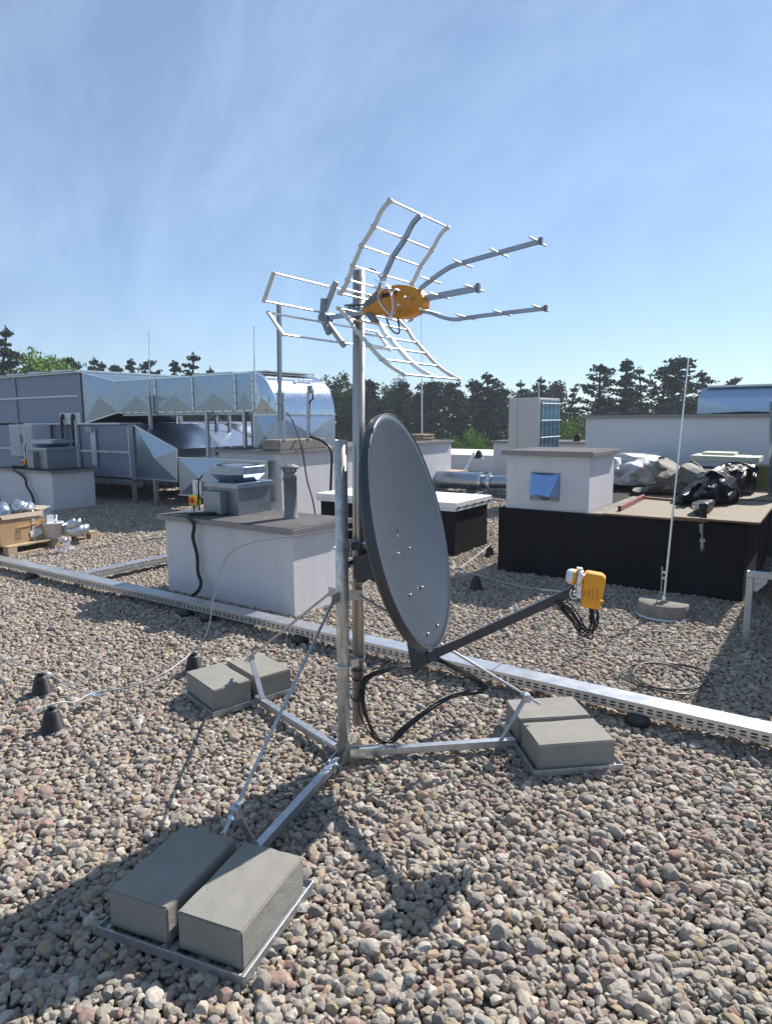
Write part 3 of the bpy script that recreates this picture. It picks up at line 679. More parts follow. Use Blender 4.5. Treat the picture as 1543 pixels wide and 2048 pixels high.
slotted(-11.5, 2.2, TY0, TZ0, TZ1 - .006, (TZ0 + .020, TZ0 + .037), .05, .030, .010).build('side_rail', m_tray, tr, solid=.0015)
mb = MB(); mb.obox((-11.5, TY1, TZ0), (13.7, 0, 0), (0, .0015, 0), (0, 0, TZ1 - TZ0 - .006)); mb.obox((-11.5, TY0 + .003, TZ0), (13.7, 0, 0), (0, TY1 - TY0 - .004, 0), (0, 0, .0015)); mb.build('tray_base', m_tray, tr)
for k in range(7):                                       # lid lengths
    x0 = -11.45 + k * 1.95 + (.0 if k else 0); l_ = MB(); x1 = x0 + 1.946
    l_.obox((x0, TY0 - .004, TZ1 - (.0015 if k % 2 else 0)), (x1 - x0, 0, 0), (0, TY1 - TY0 + .008, 0), (0, 0, .0018))
    l_.obox((x0, TY0 - .0045, TZ1 - .010), (x1 - x0, 0, 0), (0, .0018, 0), (0, 0, .0098)); l_.build('lid', m_tray, tr)
js = MB()
for k in range(8):
    x = -10.9 + k * 1.55; js.obox((x, TY0 - .006, TZ0 - .012), (.012, 0, 0), (0, .003, 0), (0, 0, .066))
js.build('joint_strip', m_zinc, tr, each=True)
# short branch tray
bt = thing('cable_tray', (-6.4, 4.2, 0), 'short branch cable tray joining the long tray left of the white box', 'cable tray')
slotted(3.79, 5.6, -6.33, TZ0, TZ1 - .006, (TZ0 + .020, TZ0 + .037), .05, .030, .010, axis='y').build('side_rail', m_tray, bt, solid=.0015)
MB().obox((-6.46, 3.785, TZ1 + .0025), (.135, 0, 0), (0, 1.8, 0), (0, 0, .0018)).obox((-6.46, 3.79, TZ0), (.13, 0, 0), (0, 1.8, 0), (0, 0, .0015)).build('lid', m_tray, bt)
# rubber feet under the tray
ft0 = None
for i, (x, lab) in enumerate(((-7.15, 'round black rubber foot under the cable tray at the far left'), (-4.62, 'black rubber foot under the cable tray in front of the near white box, left one'), (-4.33, 'black rubber foot under the cable tray in front of the near white box, right one'), (-3.3, 'black rubber foot under the cable tray behind the mast'), (-.83, 'black rubber foot under the cable tray behind the right concrete blocks'))):
    if ft0 is None: o = MB().lathe((0, 0, 0), [(.066, 0), (.07, .004), (.056, .05), (.05, .057)], 24).build('rubber_foot', m_cone, loc=(0, 0, 0)); ft0 = o
    else: o = ft0.copy(); COL.objects.link(o)
    o.location = (x, 3.66, 0); tag(o, lab, 'rubber foot', 'rubber feet under the cable tray')

# ================================================================ CONDUCTOR HOLDERS + WIRES
def _h(): pass
def holder():
    prof = [(.085, 0), (.085, .006)]
    for k in range(14): z = .008 + k * .0074; r = .068 - k * .0019; prof += [(r, z), (r, z + .0045), (r - .003, z + .0052), (r - .003, z + .0072)]
    prof += [(.040, .115), (.036, .124), (0, .126)]
    t0 = thing('conductor_holder', (0, 0, 0), 'x', 'conductor holder')
    MB().lathe((0, 0, 0), prof, 28).build('cone', m_cone, t0, bevel=0)
    MB().box((-.024, -.007, .124), (.024, .007, .142)).box((-.007, -.022, .1245), (.007, .022, .136)).build('wire_clip', m_black, t0)
    return t0
hproto = holder(); hp = []
hl = [((85, 1388), 'ribbed black conductor holder left of the foremost one at the left edge'), ((106, 1460), 'ribbed black conductor holder nearest the camera at the left'), ((388, 1345), 'black conductor holder behind the left pair of concrete blocks'),
      ((951, 1178), 'black conductor holder in the shadow right of the dish'), ((979, 1112), 'black conductor holder in the gap before the black hatch base')]
for i, (q, lab) in enumerate(hl):
    o = hproto if i == 0 else copy_tree(hproto); p = gz(*q); o.location = p; o.rotation_euler = (0, 0, random.random() * 3) if i else (0, 0, .3); o.scale = (.92, .92, .95); o['label'] = lab; o['group'] = 'black conductor holders'; hp.append(p)
top = lambda p, h=.147: Vector((p[0], p[1], h))
j = gz(187, 1390, .07)
def wire(pts, lab, r=.0045, m=None): return tag(MB().tube(spline(pts, 8), r, 8).build('lightning_wire', m_cond), lab, 'wire')
wire([gz(-260, 1255, .10), gz(-90, 1290, .09), top(hp[0]), gz(130, 1368, .11), j], 'thin lightning wire from the left edge over a holder to the junction')
wire([gz(-200, 1500, .10), gz(-60, 1470, .11), top(hp[1]), gz(150, 1404, .10), j + Vector((0, 0, .012)), gz(260, 1374, .09), gz(330, 1345, .12), top(hp[2]), gd(415, 1262, 4.2), gd(428, 1190, 4.15), gd(446, 1130, 4.1), gd(468, 1100, 4.05), gd(520, 1081, 3.9), gd(600, 1071, 3.7), gd(668, 1061, 3.45), gd(705, 1058, 3.25), pole_at(1.2)], 'long lightning wire rising from the gravel in an arc to the mast', m=m_alu)
tag(MB().bar(j + Vector((-.03, -.02, 0)), j + Vector((.05, .02, .004)), .03, .012).bar(j + Vector((-.02, .03, .006)), j + Vector((.03, -.03, .008)), .02, .012).build('wire_connector', m_zinc, bevel=.002), 'zinc cross connector joining two lightning wires on the gravel', 'connector')
disc_c = Vector((-1.172, 5.90, 0))
wire([gd(905, 1128, 8.2), top(hp[4]), gz(930, 1128, .06), gz(905, 1144, .10), gz(925, 1146, .13), top(hp[3]), gz(1010, 1166, .09), gz(1090, 1180, .06), gz(1180, 1187, .05), gz(1290, 1193, .05), disc_c + Vector((-.03, -.03, .16)), disc_c + Vector((-.02, -.03, .42))], 'lightning wire crossing the shaded gravel to the round concrete foot')

# ================================================================ LIGHTNING ROD ON ROUND FOOT
lr = thing('lightning_rod', disc_c, 'tall thin lightning rod standing in a round concrete foot', 'lightning rod')
MB().lathe(disc_c + Vector((0, 0, .012)), [(.208, 0), (.212, .006), (.205, .095), (.196, .105), (0, .107)], 40).build('round_foot', m_conc_lt, lr)
MB().lathe(disc_c, [(.226, 0), (.226, .01), (.2, .013), (0, .013)], 40).build('foot_mat', m_sheet_lid, lr)
rt_ = gd(1376, 716, fw(disc_c) + .06); rb_ = disc_c + Vector((0, 0, .11))
MB().tube([rb_, rb_.lerp(rt_, .38)], .0095, 12).tube([rb_.lerp(rt_, .37), rb_.lerp(rt_, .77)], .0075, 12).tube([rb_.lerp(rt_, .76), rt_], .0058, 10).build('rod', m_alu, lr)
MB().lathe(rb_, [(.018, 0), (.018, .05), (.012, .06)], 12).build('sleeve', m_zinc, lr, each=True)
MB().box((rb_.x - .018, rb_.y - .016, .36), (rb_.x + .016, rb_.y + .012, .375)).box((rb_.x - .018, rb_.y - .016, .31), (rb_.x + .016, rb_.y + .012, .325)).build('wire_clamp', m_zinc, lr, each=True)

# ================================================================ SHAFTS
def shaft(x0, x1, y0, y1, z0, z1, label, oh=.055, ct_=.045, wall=m_stucco, felt=m_felt, th=None):
    t0 = thing('ventilation_shaft', ((x0 + x1) / 2, (y0 + y1) / 2, z0), label, 'shaft', 'white rendered roof shafts')
    MB().box((x0, y0, z0), (x1, y1, z1 - ct_)).build('shaft_wall', wall, t0, bevel=.004)
    MB().box((x0 - oh, y0 - oh, z1 - ct_), (x1 + oh, y1 + oh, z1)).build('cap_flashing', m_capm, t0, bevel=.002)
    MB().box((x0 - oh + .012, y0 - oh + .012, z1 + .001), (x1 + oh - .012, y1 + oh - .012, z1 + .006)).build('roof_felt', felt, t0)
    return t0
NX, NY, NZ = -3.783, 4.13, .762
shaft(-5.46, NX, NY, 4.84, -.02, NZ, 'low white rendered shaft nearest the mast with a fan and grey pipe on top')
MX, MY, MZ = -7.47, 7.93, 1.17
shaft(-8.93, MX, MY, 13.6, -.02, MZ, 'long taller white shaft behind the near one, carrying two stone pedestals')
shaft(-14.2, -12.20, 6.76, 7.62, -.02, .745, 'white shaft at the left edge in the shade of the air handling unit', felt=m_felt_b)
shaft(-3.01, -2.105, 6.73, 7.60, .70, 1.322, 'small white shaft with a steel hood standing on the black plinth', oh=.05)
shaft(-6.6, -4.2, 14.0, 15.2, -.02, 1.15, 'distant white shaft between the cooling unit and the large wall', wall=m_stucco_s)

# fan + cowl + isolator, built once and copied
def fan_unit(P, s, label):
    # P = near bottom corner (max x, min y); s = side
    x1, y0, z0 = P; x0 = x1 - s; y1 = y0 + s
    t0 = thing('roof_fan', ((x0 + x1) / 2, (y0 + y1) / 2, z0), label, 'roof fan', 'metal roof fans on the shafts')
    hb_ = .27 * s / .46
    MB().box((x0, y0, z0), (x1, y1, z0 + hb_)).build('base_box', m_sheet_dk, t0, bevel=.003)
    MB().box((x0 - .03, y0 - .03, z0 + hb_ + .001), (x1 + .03, y1 + .03, z0 + hb_ + .05)).build('base_plate', m_sheet, t0, bevel=.003)
    MB().box((x0 + .06, y0 - .10, z0 + .01), (x0 + .30, y0 - .004, z0 + hb_ - .03)).build('terminal_box', m_grey_pl if False else m_sheet_dk, t0, bevel=.004)
    zc = z0 + hb_ + .052; cx_, cy_ = (x0 + x1) / 2, (y0 + y1) / 2; hood = MB(); a = s * .36; b_ = s * .52
    def oct_(r, z, c=.62): return [Vector((cx_ + x * r, cy_ + y * r, z)) for x, y in ((-c, -1), (c, -1), (1, -c), (1, c), (c, 1), (-c, 1), (-1, c), (-1, -c))]
    rings = [oct_(a, zc), oct_(b_, zc + .075), oct_(b_, zc + .145), oct_(b_ * .96, zc + .152), oct_(b_ * .7, zc + .158)]
    for A, B in zip(rings[:-1], rings[1:]):
        for k in range(8): hood.quad(A[k], A[(k + 1) % 8], B[(k + 1) % 8], B[k])
    hood.quad(*rings[-1]); hd = hood.build('cowl', m_sheet, t0)
    sl = MB()
    for k in range(44):
        a_ = 2 * PI * k / 44; d_ = Vector((math.cos(a_), math.sin(a_), 0)); e = Vector((-d_.y, d_.x, 0)); r_ = b_ * .74
        sl.obox(Vector((cx_, cy_, zc + .157)) + d_ * r_ - e * .004, d_ * b_ * .17, e * .008, Vector((0, 0, .004)))
    sl.build('grille', m_black, hd)
    po = MB(); po.box((x0 - .16, y0 - .01, z0), (x0 - .14, y0 + .03, z0 + .30)); po.box((x0 - .20, y0 - .005, z0 + .14), (x0 - .08, y0 + .005, z0 + .31)); po.build('switch_post', m_sheet_lid, t0)
    sw2 = MB().box((x0 - .19, y0 - .07, z0 + .07), (x0 - .09, y0 - .006, z0 + .17)).build('switch_box', m_yel, t0, bevel=.006)
    MB().lathe((x0 - .14, y0 - .095, z0 + .12), [(0, 0), (.026, 0), (.03, .024)], 18, axis=(0, 1, 0)).build('switch_knob', m_redk, sw2)
    cb_ = MB(); cb_.tube(spline([(x0 + .0, y0 - .04, z0 + hb_ + .12), (x0 - .04, y0 - .06, z0 + hb_ + .05), (x0 - .06, y0 - .05, z0 + .18), (x0 - .05, y0 - .06, z0 + .02)], 6), .008, 8); cb_.tube(spline([(x0 - .14, y0 - .05, z0 + .08), (x0 - .13, y0 - .06, z0 + .03), (x0 - .09, y0 - .09, z0 + .008)], 6), .008, 8); cb_.build('fan_cable', m_cable, t0, each=True)
    return t0
Pn = gz(477.5, 1031.5, NZ + .006)
fan_unit((Pn.x, Pn.y, NZ + .006), .44, 'galvanised roof fan with yellow switch on the near white shaft')
fan_unit((-12.72, 6.98, .751), .62, 'shaded roof fan with yellow switch on the white shaft at left')
def cowl_pipe(c, r, h, label):
    t0 = thing('vent_pipe', c, label, 'vent pipe', 'grey vent pipes with rain caps'); c = Vector(c)
    MB().lathe(c, [(r * 1.18, 0), (r * 1.18, .01), (r, .02), (r, h * .72), (r * 1.05, h * .72), (r * 1.05, h * .86), (r * .9, h * .86)], 24).build('pipe', m_grey_pl, t0)
    MB().lathe(c, [(r * .6, h * .84), (r * .6, h * .93)], 16).build('inner_pipe', m_sheet_lid, t0)
    k = MB()
    for i in range(10): a = 2 * PI * i / 10; d_ = Vector((math.cos(a), math.sin(a), 0)); e = Vector((-d_.y, d_.x, 0)); k.obox(c + d_ * r * .95 - e * .006 + Vector((0, 0, h * .85)), d_ * .006, e * .012, Vector((0, 0, h * .08)))
    k.build('cap_rib', m_grey_pl, t0, each=True)
    MB().lathe(c, [(r * 1.1, h * .91), (r * 1.42, h * .915), (r * 1.42, h * .955), (r * 1.3, h * .965), (r * .95, h * .97), (r * .85, h * .99), (r * .3, h), (0, h)], 28).build('rain_cap', m_grey_pl, t0)
pp = gz(582, 1036, NZ + .006); pr = abs((gd(596, 1000, fw(pp)) - gd(567, 1000, fw(pp))).length) / 2
ph = gd(580, 928, fw(pp)).z - NZ - .006
cowl_pipe((pp.x, pp.y, NZ + .006), pr * .9, ph, 'grey plastic vent pipe beside the fan on the near white shaft')
pl_ = Vector((-13.55, 7.25, .751)); cowl_pipe(pl_, .085, .42, 'grey vent pipe beside the shaded fan at left')
tag(MB().tube(spline([(x, y, z) for x, y, z in [(-4.93, 4.32, .785), (-5.02, 4.2, .79), (-5.08, 4.1, .785), gy(388, 1050, NY - .08), gy(386, 1075, NY - .06), gy(394, 1110, NY - .05), gy(396, 1145, NY - .06), gy(402, 1165, NY - .08), gy(396, 1182, NY - .14), gz(378, 1196, .02)]], 8), .017, 12).build('hose', m_cable), 'thick black hose hanging down the near white shaft', 'hose')
tag(MB().tube(spline([(-13.55, 6.95, .77), (-13.62, 6.74, .77), gy(49, 955, 6.68), gy(54, 972, 6.68), gy(64, 990, 6.68), gy(71, 1012, 6.66), gz(76, 1028, .02)], 8), .022, 12).build('hose', m_cable), 'black hose on the shaded white shaft at the left edge', 'hose')
p = gz(380, 1026, NZ + .012); tag(MB().bar(p + Vector((-.06, -.01, .008)), p + Vector((.06, .03, .008)), .035, .018).build('utility_knife', m_zinc, bevel=.005), 'small bright metal tool lying on the near white shaft', 'tool')

# pedestals, poles and camera on the taller shaft
def pedestal(q0, q1, h, lab):
    c = gz(*q0, MZ + .006); c1 = gz(*q1, MZ + .006); d_ = abs(c1.y - c.y)
    o = MB().box((c.x - .42, c.y, MZ + .006), (c.x, c.y + max(.35, d_), MZ + .006 + h)).build('stone_pedestal', m_conc_lt, bevel=.012); return tag(o, lab, 'pedestal', 'stone pedestals on the taller shaft'), c
_, c1 = pedestal((560, 901.5), (602, 898), .17, 'brownish stone pedestal at the near corner of the taller shaft')
_, c2 = pedestal((609, 898), (644, 895), .165, 'farther stone pedestal holding the camera post')
b1 = gd(568, 880, fw(c1) + .1); sp1 = thing('steel_post', (b1.x, b1.y, MZ + .17), 'tall dark square post clamped to a short pipe on the nearer pedestal', 'post')
MB().tube([(b1.x, b1.y, MZ + .17), gd(566, 785, fw(b1))], .022, 14).build('pipe', m_galv, sp1)
MB().bar(gd(560, 842, fw(b1) - .04), gd(557.5, 604, fw(b1) - .04), .055, .055, up=(1, 0, 0)).build('square_tube', m_panel_f, sp1)
k = MB()
for y in (788, 808): q = gd(564, y, fw(b1)); k.box((q.x - .09, q.y - .07, q.z - .01), (q.x + .09, q.y - .035, q.z + .012))
k.build('clamp', m_galv, sp1, each=True)
b2 = gd(616, 876, fw(c2) + .1); cm = thing('surveillance_camera', (b2.x, b2.y, MZ + .17), 'small camera arm on a steel pipe above the farther pedestal', 'camera')
q2 = gd(616, 770, fw(b2)); MB().tube([(b2.x, b2.y, MZ + .17), q2], .026, 14).build('post', m_galv, cm, each=True)
MB().bar(gd(588, 765, fw(b2) - .05), gd(621, 767, fw(b2)), .035, .03).lathe(gd(589, 766, fw(b2) - .05), [(0, -.03), (.03, -.03), (.03, .03), (0, .03)], 12).build('arm', m_sheet_lid, cm)
MB().bar(gd(621, 770, fw(b2)), gd(624, 786, fw(b2)), .07, .06, up=(1, 0, 0)).build('junction_box', m_sheet_dk, cm, bevel=.005)
MB().tube(spline([gd(624, 786, fw(b2)), gd(626, 797, fw(b2)), gd(619, 806, fw(b2)), gd(618, 840, fw(b2)), gd(618, 873, fw(b2))], 6), .014, 8).build('camera_cable', m_cable, cm)
Db = fw(c2)
tag(MB().tube(spline([gd(620, 874, Db), gd(640, 880, Db - .1), gd(657, 893, Db - .2), gd(663, 912, Db - .25), gd(662, 950, Db - .3), gd(660, 1000, Db - .3), gd(659, 1030, Db - .3)], 8), .022, 12).build('hose', m_cable), 'thick black cable dropping from the camera post down the taller shaft', 'hose')
tag(MB().tube(spline([gd(573, 826, Db), gd(583, 838, Db - .1), gd(596, 870, Db - .2), gd(605, 905, Db - .3), gd(614, 960, Db - .35), gd(625, 1000, Db - .4), gd(632, 1040, Db - .4)], 8), .012, 10).build('hose', m_cable), 'thin black cable slanting down the taller shaft', 'hose')
# planks and rod on the far end of the taller shaft
pk = gz(845, 880, MZ + .01); o = MB()
for i in range(4): o.box((pk.x - .28, pk.y - .3 + .02 * i, pk.z + i * .035), (pk.x + .12 + .05 * (i % 2), pk.y + .25, pk.z + .028 + i * .035))
tag(o.build('timber_boards', m_wood), 'short timber boards stacked on the far end of the taller shaft', 'boards')
rp_ = thing('lightning_rod', (pk.x, pk.y, pk.z + .14), 'thin lightning rod standing on timber boards behind the dish', 'lightning rod')
Dk = fw(pk); MB().tube([gd(843.5, 874, Dk), gd(843, 760, Dk)], .016, 8).tube([gd(843, 761, Dk), gd(842, 618, Dk)], .008, 8).build('rod', m_alu, rp_)

# ================================================================ HATCH
hx = -3.838
ha = thing('roof_hatch', (-4.9, 7.6, 0), 'flat white roof hatch on a black base behind the dish', 'hatch')
MB().box((-5.95, 7.09, -.02), (hx, 7.99, .555)).build('hatch_base', m_plinth, ha, bevel=.006)
MB().box((-5.99, 7.05, .556), (hx + .035, 8.03, .600)).build('frame', m_panel_lt, ha, bevel=.002)
ld = MB().box((-6.0, 7.045, .601), (hx + .04, 8.035, .662)).build('lid', m_white_pvc, ha, bevel=.004)
k = MB()
for i in range(5): k.box((hx + .038, 7.10 + i * .21, .585), (hx + .048, 7.12 + i * .21, .615))
k.build('latch', m_black, ha, each=True)

# ================================================================ BLACK PLINTH AND WHAT LIES ON IT
bpl = thing('black_plinth', (-1.9, 8.5, 0), 'wide black membrane covered plinth behind the orange heads', 'plinth')
MB().box((-3.075, 6.68, -.02), (-.66, 10.35, .70)).build('membrane_wall', m_plinth, bpl, bevel=.006)
lp = MB()
for x in (-2.35, -1.38): lp.box((x, 6.674, -.02), (x + .11, 6.6785, .69))
lp.box((-.6585, 7.9, -.02), (-.654, 8.01, .69)); lp.build('lap_seam', m_plinth, bpl, each=True)
tag(MB().box((-2.09, 6.70, .702), (-1.45, 9.9, .712)).build('mortar_bed', m_mortar), 'rough grey mortar strip beside the small shaft on the plinth', 'mortar')
ob = thing('osb_board', (-1.3, 7.9, .712), 'left bright chipboard sheet on the plinth beside the red spirit level', 'chipboard', 'chipboard sheets')
MB().box((-1.92, 6.62, .714), (-.98, 8.6, .732)).build('board', m_osb, ob)
MB().box((-1.92, 6.615, .7145), (-.98, 6.6195, .7315)).build('edge', m_osb_edge, ob, each=True)
ob = thing('osb_board', (-.9, 7.9, .733), 'right chipboard sheet at the near right corner of the plinth', 'chipboard', 'chipboard sheets')
MB().box((-1.28, 6.60, .7335), (-.56, 8.25, .752)).build('board', m_osb, ob)
MB().box((-1.28, 6.595, .734), (-.56, 6.5995, .7515)).box((-.5595, 6.60, .734), (-.555, 8.25, .7515)).build('edge', m_osb_edge, ob, each=True)
ob = thing('osb_board', (-1, 9, .7335), 'far chipboard sheet under the black foil against the wall', 'chipboard', 'chipboard sheets')
MB().box((-1.7, 8.62, .7135), (-.58, 9.9, .731)).build('board', m_osb, ob)
# spirit level
l0, l1 = gz(1238, 1020, .745), gz(1286, 996, .745)
lv = thing('spirit_level', l0, 'red box spirit level lying on the chipboard', 'spirit level')
MB().bar(l0 + Vector((0, 0, .012)), l1 + Vector((0, 0, .012)), .03, .055).build('body', m_red, lv, bevel=.002)
MB().bar(l0 + Vector((0, 0, .012)) + (l0 - l1).normalized() * .008, l0 + Vector((0, 0, .012)), .032, .058).build('end_cap', m_black, lv)
tag(MB().bar(gz(1290, 996, .74), gz(1355, 1002, .74), .05, .03).build('timber_batten', m_osb_edge), 'dark thin batten behind the red spirit level', 'batten')

def crumple(name, poly, Y, thick, m, label, cat, amp=.03, fs_=7, seed=0, sub=1, group=None, back=.6, res=22, sps=5, zmin=.76):
    pts = [gy(x, y, Y) for x, y in poly]; sp = spline(pts + [pts[0]], sps)[:-1]; n_ = len(sp); c = sum(sp, Vector()) / n_
    nr_ = res; vs = []; fs = []
    for side_ in (-1, 1):
        for i in range(nr_ + 1):
            r = math.sin(i / nr_ * PI / 2)
            for k_ in range(n_):
                b_ = sp[k_]; p = c + (b_ - c) * r; p.y = Y + side_ * thick * math.sqrt(max(0, 1 - r * r)) * (1 if side_ < 0 else back)
                q = p * fs_ + Vector((seed * 3.1, 0, 0)); vd = noise.voronoi(q * .9)[0]; vd2 = noise.voronoi(q * 2.2)[0]; nn_ = .9 * abs(noise.noise(q)) + .75 * (vd[1] - vd[0]) + .35 * (vd2[1] - vd2[0]) - .1
                d_ = Vector((noise.noise(q * .7 + Vector((9, 0, 0))), side_ * 1.1, noise.noise(q * .7 + Vector((0, 9, 0)))))
                p = p + d_ * (nn_ - .35) * amp * (1 if i < nr_ else .3); p.z = max(p.z, zmin)
                vs.append(p)
    for s_ in range(2):
        o_ = s_ * (nr_ + 1) * n_
        for i in range(nr_):
            for k_ in range(n_):
                f = (o_ + i * n_ + k_, o_ + i * n_ + (k_ + 1) % n_, o_ + (i + 1) * n_ + (k_ + 1) % n_, o_ + (i + 1) * n_ + k_); fs.append(f if s_ else f[::-1])
    mb = MB(); mb.add(vs, fs, name not in ('tarpaulin', 'plastic_foil')); o = mb.build(name, m); return tag(o, label, cat, group)
crumple('plastic_sheeting', [(1220, 914), (1250, 906), (1290, 908), (1322, 915), (1336, 940), (1328, 970), (1305, 990), (1262, 987), (1220, 980), (1216, 945)], 9.7, .55, m_tarpw, 'crumpled white plastic sheeting behind the small shaft', 'sheeting', amp=.24, fs_=3.6, seed=1, res=20, sps=5)
crumple('foam_block', [(1278, 905), (1318, 903), (1330, 911), (1326, 917), (1280, 914)], 10.1, .12, m_tarpw, 'small pale foam block lying on the white sheeting', 'foam block', amp=.02, fs_=4, seed=9)
crumple('tarpaulin', [(1302, 937), (1317, 913), (1340, 920), (1362, 934), (1380, 920), (1412, 945), (1402, 970), (1375, 990), (1330, 997), (1262, 1004), (1280, 975), (1318, 966)], 8.9, .50, m_tarpg, 'stiff grey brown tarpaulin folded between white sheeting and black foil', 'tarpaulin', amp=.30, fs_=3.4, seed=4, res=7, sps=2)
crumple('plastic_foil', [(1430, 934), (1460, 924), (1511, 929), (1512, 950), (1506, 992), (1470, 1000), (1430, 995), (1390, 965), (1380, 935)], 9.3, .45, m_tarpb, 'shiny black foil heap under the pale foam board', 'foil', amp=.24, fs_=4.6, seed=6, res=20, sps=5)
crumple('plastic_foil', [(1434, 933), (1450, 940), (1475, 975), (1474, 1000), (1444, 1012), (1412, 1024), (1392, 1026), (1368, 1014), (1344, 1004), (1372, 975), (1390, 955), (1418, 942)], 7.95, .42, m_tarpb, 'shiny black foil heap spilling forward over the chipboard', 'foil', amp=.22, fs_=5.2, seed=7, res=20, sps=5)
crumple('plastic_foil', [(1396, 1008), (1413, 1008), (1412, 1030), (1413, 1047), (1397, 1047), (1398, 1030)], 6.585, .02, m_tarpb, 'narrow black foil strip hanging over the plinth edge', 'foil', amp=.01, fs_=9, seed=8)
crumple('plastic_foil', [(1385, 1004), (1418, 1004), (1416, 1022), (1411, 1040), (1399, 1040), (1390, 1020)], 6.95, .26, m_tarpb, 'black foil tongue running from the heap to the plinth edge', 'foil', amp=.05, fs_=7, seed=3, back=2.2)
crumple('paper_sack', [(1345, 1002), (1362, 996), (1380, 1004), (1378, 1012), (1352, 1010)], 8.3, .12, m_tarpg, 'small crumpled grey scrap lying before the black foil', 'sheeting', amp=.06, fs_=7, seed=14, res=6, sps=2)
hk_ = thing('clamp_tool', gy(1405, 1060, 6.58), 'dark tool hanging by the foil strip in front of the plinth', 'tool')
MB().bar(gy(1404, 1046, 6.59), gy(1403, 1080, 6.59), .05, .012, up=(1, 0, 0)).bar(gy(1400, 1048, 6.58), gy(1401, 1066, 6.58), .03, .02, up=(1, 0, 0)).build('bar', m_panel_f, hk_)
MB().lathe(gy(1402.5, 1104, 6.59), [(0, 0), (.016, .01), (.02, .05), (.012, .10), (.01, .14)], 12).bar(gy(1398, 1081, 6.59), gy(1409, 1081, 6.59), .02, .03).build('handle', m_sheet_dk, hk_)
fb = thing('foam_board', gy(1440, 925, 9.7), 'long pale yellow foam board lying on the black foil', 'foam board', 'pale foam boards')
a_, b_ = gy(1379, 922, 9.3), gy(1493, 927, 9.3); MB().obox(a_, b_ - a_, (0, .55, 0), (0, 0, .075)).obox(b_ + Vector((.002, 0, .004)), (.12, .05, 0), (0, .5, 0), (0, 0, .07)).build('board', m_foam, fb, bevel=.006)
a_, b_ = gy(1402, 909, 9.55), gy(1468, 911, 9.55); tag(MB().obox(a_ + Vector((0, 0, -.03)), b_ - a_, (0, .4, 0), (0, 0, .06)).build('foam_board', m_foam, bevel=.006), 'short pale foam board on top of the long one', 'foam board', 'pale foam boards')
a_ = gy(1503, 985, 9.75); tag(MB().obox(a_, (.26, 0, 0), (0, .4, 0), (0, 0, .34)).build('mineral_wool', m_wool, bevel=.01), 'olive green mineral wool slab leaning at the right edge', 'insulation')

# vent hood on the small shaft
vh = thing('vent_hood', gy(1090, 1000, 6.72), 'polished steel vent hood on the front of the small shaft', 'vent hood')
fy = 6.728
fr = [gy(1063, 944, fy), gy(1119, 947, fy), gy(1117, 1003, fy), gy(1060, 999, fy)]
mb = MB(); 
for i in range(4): mb.bar(fr[i], fr[(i + 1) % 4], .006, .018, up=(0, 1, 0))
mb.build('frame', m_sheet_dk, vh)
tl, tr_, br_, bl = [q + Vector((0, -.004, 0)) for q in fr]; nn_ = 10; vs = []
for i in range(nn_ + 1):
    t_ = i / nn_
    for k_ in range(nn_ + 1):
        s_ = k_ / nn_; p = tl.lerp(tr_, s_).lerp(bl.lerp(br_, s_), t_ * .80); bul = (t_ ** .9) * .19
        p.y -= bul * (1 - .12 * (2 * s_ - 1) ** 2); wx = (s_ - .5) * (-.10) * t_; p.x += wx; p.z += .018 * (1 - (2 * s_ - 1) ** 2) * t_
        vs.append(p)
W_ = nn_ + 1; fs = [(i * W_ + k_, i * W_ + k_ + 1, (i + 1) * W_ + k_ + 1, (i + 1) * W_ + k_) for i in range(nn_) for k_ in range(nn_)]
mb = MB(); mb.add(vs, fs, True)
mb.add([vs[i * W_] for i in range(W_)] + [tl.lerp(bl, .8 * i / nn_) for i in range(W_)], [(i, i + 1, W_ + i + 1, W_ + i) for i in range(nn_)])
mb.add([vs[i * W_ + nn_] for i in range(W_)] + [tr_.lerp(br_, .8 * i / nn_) for i in range(W_)], [(i, i + 1, W_ + i + 1, W_ + i) for i in range(nn_)])
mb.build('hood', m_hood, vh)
MB().quad(fr[3].lerp(fr[0], .02) , fr[2].lerp(fr[1], .02), fr[2].lerp(fr[1], .35), fr[3].lerp(fr[0], .35)).lathe(((fr[0] + fr[2]) / 2) + Vector((0, -.012, -.07)), [(0, 0), (.075, 0), (.075, .008)], 24, axis=(0, 1, 0)).build('duct_opening', m_panel_f, vh)

# large right wall block
WY = 10.5
bw = thing('roof_building', (2, 14, 0), 'large low white rendered roof building behind the plinth', 'building')
MB().box((-3.37, WY, -.02), (9, 17, 1.655)).build('wall', m_stucco_s, bw)
MB().box((-3.42, WY - .05, 1.656), (9.05, 17.05, 1.70)).build('coping', m_capm, bw, bevel=.002)
MB().box((-3.40, WY - .03, 1.702), (9.03, 17.03, 1.707)).build('roof_felt', m_felt, bw)
dh = thing('duct_hood', (-1, 11.5, 1.71), 'creased silver duct hood on top of the large white building', 'duct')
q = [gy(1393, 823, 10.9), gy(1394, 795, 10.9), gy(1400, 778, 11.05)]; x0 = q[0].x; x1 = x0 + 1.6
zt = gy(1400, 776, 11.05).z; zm = gy(1394, 796, 10.9).z
mb = MB(); yy = 10.9
A = [Vector((x0, yy, 1.71)), Vector((x0, yy - .0, zm)), Vector((x0 + .03, yy + .16, zt)), Vector((x0 + .03, 12.3, zt)), Vector((x0, 12.3, 1.71))]
B = [p + Vector((1.35, 0, 0)) for p in A]
mb.quad(*A); mb.quad(*B[::-1]); mb.quad(A[1], A[2], B[2], B[1]); mb.quad(A[2], A[3], B[3], B[2]); cmid = (A[0] + B[0]) / 2 + Vector((0, -.035, .03))
for a_, b_ in ((A[0], A[1]), (A[1], B[1]), (B[1], B[0]), (B[0], A[0])): mb.quad(a_, b_, cmid)
